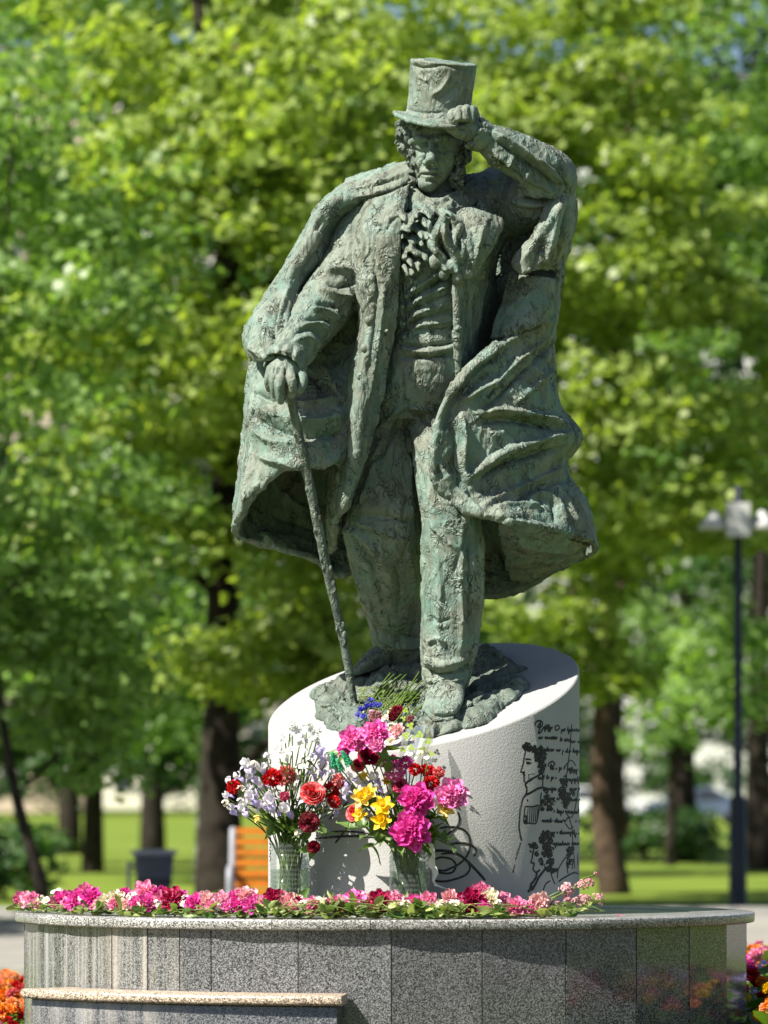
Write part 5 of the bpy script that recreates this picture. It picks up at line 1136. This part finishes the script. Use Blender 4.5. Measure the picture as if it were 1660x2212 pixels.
# ================================================================ trees
M_BARK = mat_plain('dark bark', (.030, .025, .020), .95, .5, 6, 1.0, .1)
M_BARK2 = mat_plain('brown bark', (.075, .052, .036), .95, .5, 6, 1.0, .1)
M_BARK3 = mat_plain('grey bark', (.30, .29, .26), .9, .45, 5, .8, .1)
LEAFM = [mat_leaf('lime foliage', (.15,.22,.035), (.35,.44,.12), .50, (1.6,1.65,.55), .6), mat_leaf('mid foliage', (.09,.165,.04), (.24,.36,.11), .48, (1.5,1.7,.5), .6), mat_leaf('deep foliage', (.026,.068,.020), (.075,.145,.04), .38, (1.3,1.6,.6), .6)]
def leaves(name, centers, n, rc, size, seed, flatk=.34):
    """sprays of leaf-sized faces round branch ends"""
    r = np.random.default_rng(seed); C = np.repeat(np.array(centers), n, 0); N = len(C); rad = np.repeat(r.uniform(.6, 1.15, len(centers))*rc, n)
    a = r.uniform(0, 2*np.pi, N); q = np.sqrt(r.random(N)); o = np.column_stack([np.cos(a)*q*rad, np.sin(a)*q*rad, r.normal(0, .5, N)*flatk*rad - .30*q*q*rad])
    c = C + o; L = size*r.uniform(.6, 1.25, N)
    nrm = np.column_stack([np.cos(a)*.55, np.sin(a)*.55, np.ones(N)*.75]) + r.normal(0, .48, (N, 3)); nrm /= np.linalg.norm(nrm, axis=1)[:, None]
    t = np.cross(nrm, r.normal(0, 1, (N, 3))); t /= np.linalg.norm(t, axis=1)[:, None]; b = np.cross(nrm, t)
    v = np.stack([c - t*L[:, None]*.5, c + b*L[:, None]*.42 - nrm*L[:, None]*.08 - t*L[:, None]*.08, c + t*L[:, None]*.55, c - b*L[:, None]*.42 - nrm*L[:, None]*.08 - t*L[:, None]*.08], 1).reshape(-1, 3)
    me = bpy.data.meshes.new(name); me.vertices.add(N*4); me.vertices.foreach_set('co', v.astype(np.float32).ravel()); me.loops.add(N*4); me.loops.foreach_set('vertex_index', np.arange(N*4, dtype=np.int32))
    me.polygons.add(N); me.polygons.foreach_set('loop_start', np.arange(0, N*4, 4, dtype=np.int32)); me.polygons.foreach_set('loop_total', np.full(N, 4, np.int32)); me.update(calc_edges=True); return me
def tree(name, label, trunk, rad, crowns, leafm, bark, seed, nleaf=85, size=.15, rc=.75, group='trees behind the statue', limbs=True):
    """trunk: world points; crowns: list of (centre, radii, sprays)"""
    rg = random.Random(seed); o = empty(name, tuple(trunk[0]), label, 'tree', group)
    g = Geo(); k = len(trunk); g.tube([tuple(p) for p in trunk], [rad*(1.25 if i == 0 else 1 - .75*i/(k-1)) for i in range(k)], 12, True, 5)
    tp = catmull(np.array([tuple(p) for p in trunk]), 6); C = []
    for c, rr, n in crowns:
        c = np.array(c); rr = np.array(rr)
        for i in range(int(n*.72)):
            while True:
                d = np.array([rg.uniform(-1, 1) for _ in range(3)]); l = np.linalg.norm(d)
                if .35 < l < 1 or (l < 1 and rg.random() < .2): break
            C.append(c + d*rr)
        if limbs:
            for i in range(max(3, n//14)):
                e = C[-1 - rg.randrange(int(n*.72))]; j = min(len(tp) - 1, int(np.argmin(np.abs(tp[:, 2] - (e[2] - abs(e[0]-tp[0, 0])*.55))))); s0 = tp[j]; md = s0*.5 + e*.5 + np.array([0, 0, .25]); g.tube([s0, md, e], [rad*.30, rad*.17, .015], 6, True, 4)
    link('trunk', g.mesh('trunk'), bark, o, True)
    link('crown', leaves('crown', C, int(nleaf*.85), rc*.88, size*1.18, seed), leafm, o, True); return o
def W(x, y, Y): return tuple(B(x, y, Y))
def gnd(x, Y): p = B(x, 1700, Y); return (p.x, p.y, -.05)
# the two big ones right behind the statue, and their neighbours
tree('maple_tree', 'leafy tree with thick dark trunk left of the pedestal, behind the bench', [gnd(478, 46), W(476, 1700, 46), W(482, 1300, 46), W(492, 700, 46), W(470, 300, 46), W(425, 0, 46)], .27,
     [(W(620, 560, 44.5), (2.5, 1.8, 3.2), 190), (W(300, 900, 45), (2.1, 1.7, 1.9), 90), (W(760, 1250, 44), (1.2, 1.3, 1.6), 60), (W(560, 1420, 44), (.9, .9, .55), 22), (W(420, 150, 45.5), (2.2, 1.6, 2.0), 80)], LEAFM[0], M_BARK, 1)
tree('maple_tree', 'leafy tree with forked brown trunk right of the pedestal', [gnd(1330, 53), W(1300, 1700, 53), W(1312, 1400, 53), W(1325, 1050, 53), W(1350, 600, 53), W(1370, 100, 53)], .18,
     [(W(1200, 420, 50.5), (2.6, 2.0, 2.6), 150), (W(1420, 900, 50.5), (2.2, 1.6, 2.2), 120), (W(1180, 1150, 51), (1.4, 1.2, 1.8), 50), (W(1080, 130, 51), (2.6, 1.8, 1.9), 90), (W(1300, 1420, 52), (.5, .6, 1.0), 12)], LEAFM[0], M_BARK2, 2)
o2 = bpy.data.objects['maple_tree.001']
g = Geo(); g.tube([W(1335, 1800, 53.1), W(1300, 1500, 53.2), W(1255, 1330, 53.3), W(1235, 1150, 53.5), W(1220, 900, 53.6)], [.16, .13, .11, .08, .04], 10, True, 4); link('limb', g.mesh('limb'), M_BARK2, o2, True)
tree('lime_tree', 'slender tree leaning at the far left edge', [gnd(100, 40), W(85, 1900, 40), W(35, 1720, 40), W(0, 1500, 40), W(-30, 1100, 40)], .085, [(W(60, 1000, 40), (1.5, 1.3, 2.6), 95), (W(120, 1480, 41), (1.1, 1.0, 1.2), 40), (W(60, 430, 41), (1.7, 1.3, 1.8), 70)], LEAFM[1], M_BARK, 3, 85, .12)
tree('lime_tree', 'thin dark tree leaning at the right edge beside the lamp', [gnd(1700, 58), W(1670, 1780, 58), W(1640, 1600, 58), W(1625, 1400, 58), W(1640, 900, 58)], .09, [(W(1580, 820, 56), (1.8, 1.4, 2.8), 100), (W(1600, 200, 56), (2.3, 1.6, 2.4), 110), (W(1560, 1420, 57), (1.1, 1.0, 1.0), 26)], LEAFM[1], M_BARK, 4, 85, .13)
tree('birch_tree', 'tall tree with pale grey trunk behind the upper left foliage', [gnd(455, 60), W(460, 1500, 60), W(490, 800, 60), W(470, 350, 60), W(430, 100, 60), W(400, -300, 60)], .21, [(W(180, 250, 60), (2.6, 1.8, 3.4), 130), (W(800, 150, 61), (3.0, 1.8, 2.6), 110), (W(280, 1350, 58), (2.0, 1.4, 2.0), 80), (W(90, 1150, 60), (1.6, 1.4, 2.6), 70)], LEAFM[1], M_BARK3, 5, 85, .15, .8)
# deeper rows that close the view
rows = [(-60, 72, 2, (30, 900), 3.4, 5.2), (330, 78, 2, (330, 1000), 3.6, 5.4), (720, 74, 1, (700, 900), 3.4, 5.5), (1080, 80, 2, (1080, 800), 3.6, 6.0), (1480, 76, 2, (1480, 700), 3.2, 5.0), (1790, 70, 2, (1700, 800), 3.0, 5.4), (150, 84, 1, (150, 300), 4.0, 4.5), (620, 86, 2, (600, 250), 4.2, 4.2), (1330, 84, 1, (1330, 250), 4.2, 4.5), (1640, 68, 2, (1600, 120), 3.4, 3.4)]
desc = ['dark crowned tree filling the left edge of the background', 'dark tree behind the litter bin, left background', 'tree whose crown fills the gap left of the statue hat', 'dark tree straight behind the raised bronze arm', 'dark tree behind the lamp post lantern', 'dark tree cut by the right edge of the picture', 'high crowned tree in the upper left background', 'high crowned tree in the upper middle background', 'high crowned tree in the upper right background', 'tree whose crown fills the top right corner']
for i, (bx, Y, lm, (cx, cy), rx, rz) in enumerate(rows):
    tree('park_tree', desc[i], [gnd(bx, Y), W(bx, 1500, Y), W(bx + 10, 900, Y), W(bx, 300, Y)], .22, [(W(cx, cy, Y), (rx, 2.4, rz), 115)], LEAFM[2], M_BARK, 20 + i, 80, .20, 1.0, 'deeper row of park trees')  # darkest leaf colour on every crown paints in the shade of the gaps
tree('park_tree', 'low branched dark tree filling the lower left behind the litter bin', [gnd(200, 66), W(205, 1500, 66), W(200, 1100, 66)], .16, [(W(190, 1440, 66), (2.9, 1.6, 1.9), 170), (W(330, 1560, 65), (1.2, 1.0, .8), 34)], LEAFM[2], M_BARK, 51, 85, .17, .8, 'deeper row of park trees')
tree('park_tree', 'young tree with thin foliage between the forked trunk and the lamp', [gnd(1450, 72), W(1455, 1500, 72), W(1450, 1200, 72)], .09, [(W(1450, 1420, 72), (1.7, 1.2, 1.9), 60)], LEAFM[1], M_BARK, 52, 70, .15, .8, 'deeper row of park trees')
# trees to the left of the view whose shade falls on the lower left of the picture
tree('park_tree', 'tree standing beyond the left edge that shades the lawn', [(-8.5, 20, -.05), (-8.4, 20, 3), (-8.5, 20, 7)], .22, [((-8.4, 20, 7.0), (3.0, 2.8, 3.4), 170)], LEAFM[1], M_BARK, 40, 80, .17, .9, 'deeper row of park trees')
for i, (x, y) in enumerate(((-13, -46), (-5, -50), (4, -47), (12, -44), (20, -38))):  # unseen trees added to block front sky light and darken the granite's reflections
    tree('park_tree', ['leftmost', 'second from left', 'middle', 'second from right', 'rightmost'][i] + ' of the unseen trees added behind the viewer, mirrored in the granite', [(x, y, -.05), (x, y, 4), (x, y, 9)], .22, [((x, y, 6.8), (4.2, 3.0, 5.0), 130)], LEAFM[1], M_BARK, 60 + i, 60, .32, 1.1, 'trees behind the viewer')
# shrubs under the trees at the left
for i, (x, Y, w, h) in enumerate(((1400, 75, 1.2, .8), (-40, 50, .9, .8))):
    p = B(x, 1700, Y); rg = random.Random(i); o = empty('shrub', (p.x, p.y, 0), ['dark shrub behind the forked tree trunk on the right', 'small shrub at the bottom of the left edge'][i], 'shrub', 'shrubs under the trees')
    C = [(p.x + rg.uniform(-w, w), p.y + rg.uniform(-w, w)*.6, .25 + rg.random()*h) for _ in range(46)]
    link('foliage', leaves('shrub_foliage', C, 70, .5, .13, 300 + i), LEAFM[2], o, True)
    g = Geo()
    for k in range(6): g.tube([(p.x, p.y, -.02), (p.x + rg.uniform(-.3, .3), p.y, h*.5), C[k]], [.03, .02, .008], 6, True, 3)
    link('stem', g.mesh('stem'), M_BARK, o, True)
# far tree belt that reads as one mass
r = random.Random(8); C = []
for k in range(1500):
    X = r.uniform(-34, 34); C.append((X, 190 + r.uniform(-8, 8), r.uniform(2.0, 1) + r.random()**1.2 * (17 + 4*math.sin(X*.35)) if not (-30 < X < -14 or 12 < X < 20) or r.random() < .45 else r.uniform(9, 20)))
o = link('far_wood', leaves('far_wood', C, 55, 1.7, .42, 77), LEAFM[2]); tag(o, 'far belt of trees closing the park', 'wood', None, 'stuff')

# ================================================================ bench, bin, lamp, cars, houses
M_OR = mat_plain('orange slat', (.48, .16, .014), .5, .18, 9); M_GRM = mat_plain('grey steel', (.26, .27, .30), .5, .1, 10); M_DK = mat_plain('dark steel', (.018, .022, .032), .45, .2, 10); M_BIN = mat_plain('bin concrete', (.11, .11, .13), .7, .2, 12); M_BINR = mat_plain('bin rim', (.34, .35, .39), .5, .1, 12)
Y = 36.0; p0 = B(508, 1700, Y); L = 2.0; bz = empty('park_bench', (p0.x + L/2, p0.y, 0), 'park bench with orange slats and grey side frames behind the pedestal', 'bench')
for k in range(6):
    z = .48 + .005; yy = p0.y - .42 + k*.085; g = Geo(); g.box((p0.x + L/2, yy, z + .012*abs(k-2.5)*.3), (L/2, .036, .018)); link('slat', g.mesh('slat', False), M_OR, bz, True)
for k in range(6):
    t = k/5; g = Geo(); g.box((p0.x + L/2, p0.y + .10 + .16*t, .56 + .48*t), (L/2, .018, .034)); link('slat', g.mesh('slat', False), M_OR, bz, True)
for sx in (-.03, L + .03):
    g = Geo(); X = p0.x + sx
    for q in ([(X, p0.y + .32, 1.06), (X, p0.y + .14, .50), (X, p0.y + .10, 0)], [(X, p0.y + .12, .47), (X, p0.y - .46, .47), (X, p0.y - .50, 0)], [(X, p0.y + .18, .68), (X, p0.y - .40, .70), (X, p0.y - .44, .47)]): g.tube(q, .035, 8, True, 4)
    link('side_frame', g.mesh('side_frame'), M_GRM, bz, True)
Y = 42.0; p0 = B(333, 1700, Y); bn = empty('litter_bin', (p0.x, p0.y, 0), 'dark tapered litter bin with pale rim on the lawn', 'litter bin'); a = np.linspace(0, 2*np.pi, 28, endpoint=False)
def lathe(prof, c, n=28):
    g = Geo(); a = np.linspace(0, 2*np.pi, n, endpoint=False); g.grid(np.array([np.column_stack([c[0] + q*np.cos(a), c[1] + q*np.sin(a), np.full(n, z)]) for q, z in prof]), True); return g
link('bin_body', lathe([(.14,0),(.15,.03),(.215,.72),(.20,.72),(.19,.4),(0,.38)], p0).mesh('bin_body'), M_BIN, bn, True); link('rim', lathe([(.205,.722),(.245,.725),(.245,.775),(.205,.78),(.19,.74)], p0).mesh('rim'), M_BINR, bn, True)
g = Geo(); g.tube([(p0.x - .27, p0.y, 0), (p0.x - .27, p0.y, .66)], .02, 8); g.tube([(p0.x - .27, p0.y, .6), (p0.x - .18, p0.y, .6)], .015, 6); link('post', g.mesh('post'), M_BINR, bn, True)

Y = 46.5; p0 = B(1595, 1700, Y); lp = empty('street_lamp', (p0.x, p0.y, 0), 'dark lamp post with white box lantern and two white shades', 'lamp post')
z1 = B(0, 1050, Y).z; link('post', lathe([(.13,0),(.11,.05),(.10,1.30),(.055,1.36),(.045,z1),(0,z1+.01)], p0, 16).mesh('post'), M_DK, lp, True)
M_WH = mat_plain('white enamel', (.46, .47, .45), .4, .05, 5)
g = Geo(); c = B(1595, 1123, Y - .1); g.box((c.x, c.y, c.z), (.135, .11, .20)); me = g.mesh('lantern_box', False); link('lantern_box', me, M_WH, lp, True)
for sx in (-1, 1):
    c = B(1595 + sx*52, 1126, Y); g = Geo(); rows = []
    for q, h in ((.02, .13), (.06, .09), (.13, .0), (.20, -.09), (.17, -.10), (0, -.10)): rows.append(np.column_stack([c.x + q*np.cos(a), c.y + q*np.sin(a), np.full(28, c.z + h)]))
    g.grid(np.array(rows), True); link('lamp_shade', g.mesh('lamp_shade'), M_WH, lp, True)

def car(x, Y, body, label, flip=1):
    p = B(x, 1700, Y); o = empty('parked_car', (p.x, p.y, 0), label, 'car', 'cars parked beyond the lawn'); prof = [(-2.1,.35),(-2.15,.62),(-1.95,.82),(-1.25,.92),(-.75,1.38),(.55,1.44),(1.35,1.02),(1.95,.92),(2.12,.66),(2.08,.35)]
    g = Geo(); n = len(prof); V = []
    for yy, k in ((-.85, .96), (-.80, 1.0), (.80, 1.0), (.85, .96)): V += [(p.x + flip*u*k, p.y + yy*(1 - .14*max(0, z - .9)/.5), .35 + (z - .35)*k) for u, z in prof]
    F = [(a_*n + i, a_*n + (i+1) % n, (a_+1)*n + (i+1) % n, (a_+1)*n + i) for a_ in range(3) for i in range(n)] + [tuple(range(n))[::-1], tuple(3*n + i for i in range(n))]; g.add(V, F); link('body', g.mesh('body', False), body, o, True)
    for q in ([(-.68,1.30),(-.12,1.36),(-.12,.95),(-1.08,.95)], [(-.04,1.36),(.52,1.38),(1.15,1.0),(-.04,.95)]):
        g = Geo(); g.add([(p.x + flip*u, p.y - .868 + .12*max(0, z - .9)/.5, z) for u, z in q], [(0, 1, 2, 3)]); link('window', g.mesh('window', False), M_DK, o, True)
    for u in (-1.35, 1.32):
        for s_ in (-.78, .78):
            g = Geo(); t = np.linspace(0, 2*np.pi, 18, endpoint=False); g.grid(np.array([np.column_stack([p.x + flip*u + q*np.cos(t), np.full(18, p.y + s_ + e), .32 + q*np.sin(t)]) for q, e in ((.02,-.11),(.2,-.11),(.30,-.10),(.32,-.06),(.32,.08),(.02,.10))]), True); link('wheel', g.mesh('wheel'), M_DK, o, True)
car(1505, 150, mat_plain('blue car paint', (.09, .12, .19), .25, .05, 2), 'blue car parked beyond the lawn at the right')
car(1690, 158, mat_plain('red car paint', (.22, .04, .045), .25, .05, 2), 'red car parked right of the blue one', -1)
car(1280, 160, mat_plain('white car paint', (.72, .73, .75), .25, .05, 2), 'white car parked left of the blue one', -1)

def building(x0, x1, Y, floors, col, label, seed, fh=3.0, win=2.6):
    a_, b_ = B(x0, 1700, Y), B(x1, 1700, Y); w = b_.x - a_.x; o = empty('apartment_building', ((a_.x + b_.x)/2, a_.y, 0), label, 'building', 'buildings beyond the park'); h = floors*fh + 1.2; cm = mat_plain('facade %d' % seed, col, .85, .08, .5)
    g = Geo(); g.box(((a_.x + b_.x)/2, a_.y + 6, h/2), (w/2, 6, h/2)); link('wall', g.mesh('wall', False), cm, o, True)
    g = Geo(); g.box(((a_.x + b_.x)/2, a_.y + 6, h + .2), (w/2 + .4, 6.4, .2)); link('roof', g.mesh('roof', False), mat_plain('roof %d' % seed, (.20, .10, .08), .8, .2, 1), o, True)
    nx = int(w/win); g = Geo(); g.box((0, 0, 0), (.62, .05, .72)); fm = g.mesh('window', False); fm.materials.append(M_WH); g = Geo(); g.box((0, -.03, 0), (.52, .035, .62)); pm = g.mesh('pane', False); pm.materials.append(M_PANE)
    for f in range(floors):
        for i in range(nx):
            q = bpy.data.objects.new('window', fm); COL.objects.link(q); q.parent = o; q.location = (-w/2 + (i + .5)*w/nx, -.02, 1.8 + f*fh); t = bpy.data.objects.new('pane', pm); COL.objects.link(t); t.parent = q
m = NT('window pane'); M_PANE = m.out((.03, .04, .05), .08, None, 0, .6)
building(-260, 190, 225, 14, (.62, .50, .40), 'pinkish apartment block glimpsed low through the left trees', 1)
building(215, 900, 255, 16, (.74, .70, .62), 'pale cream apartment tower glimpsed behind the dark trunk', 2)
building(1000, 1900, 250, 15, (.74, .74, .72), 'pale grey apartment block glimpsed behind the parked cars', 3)
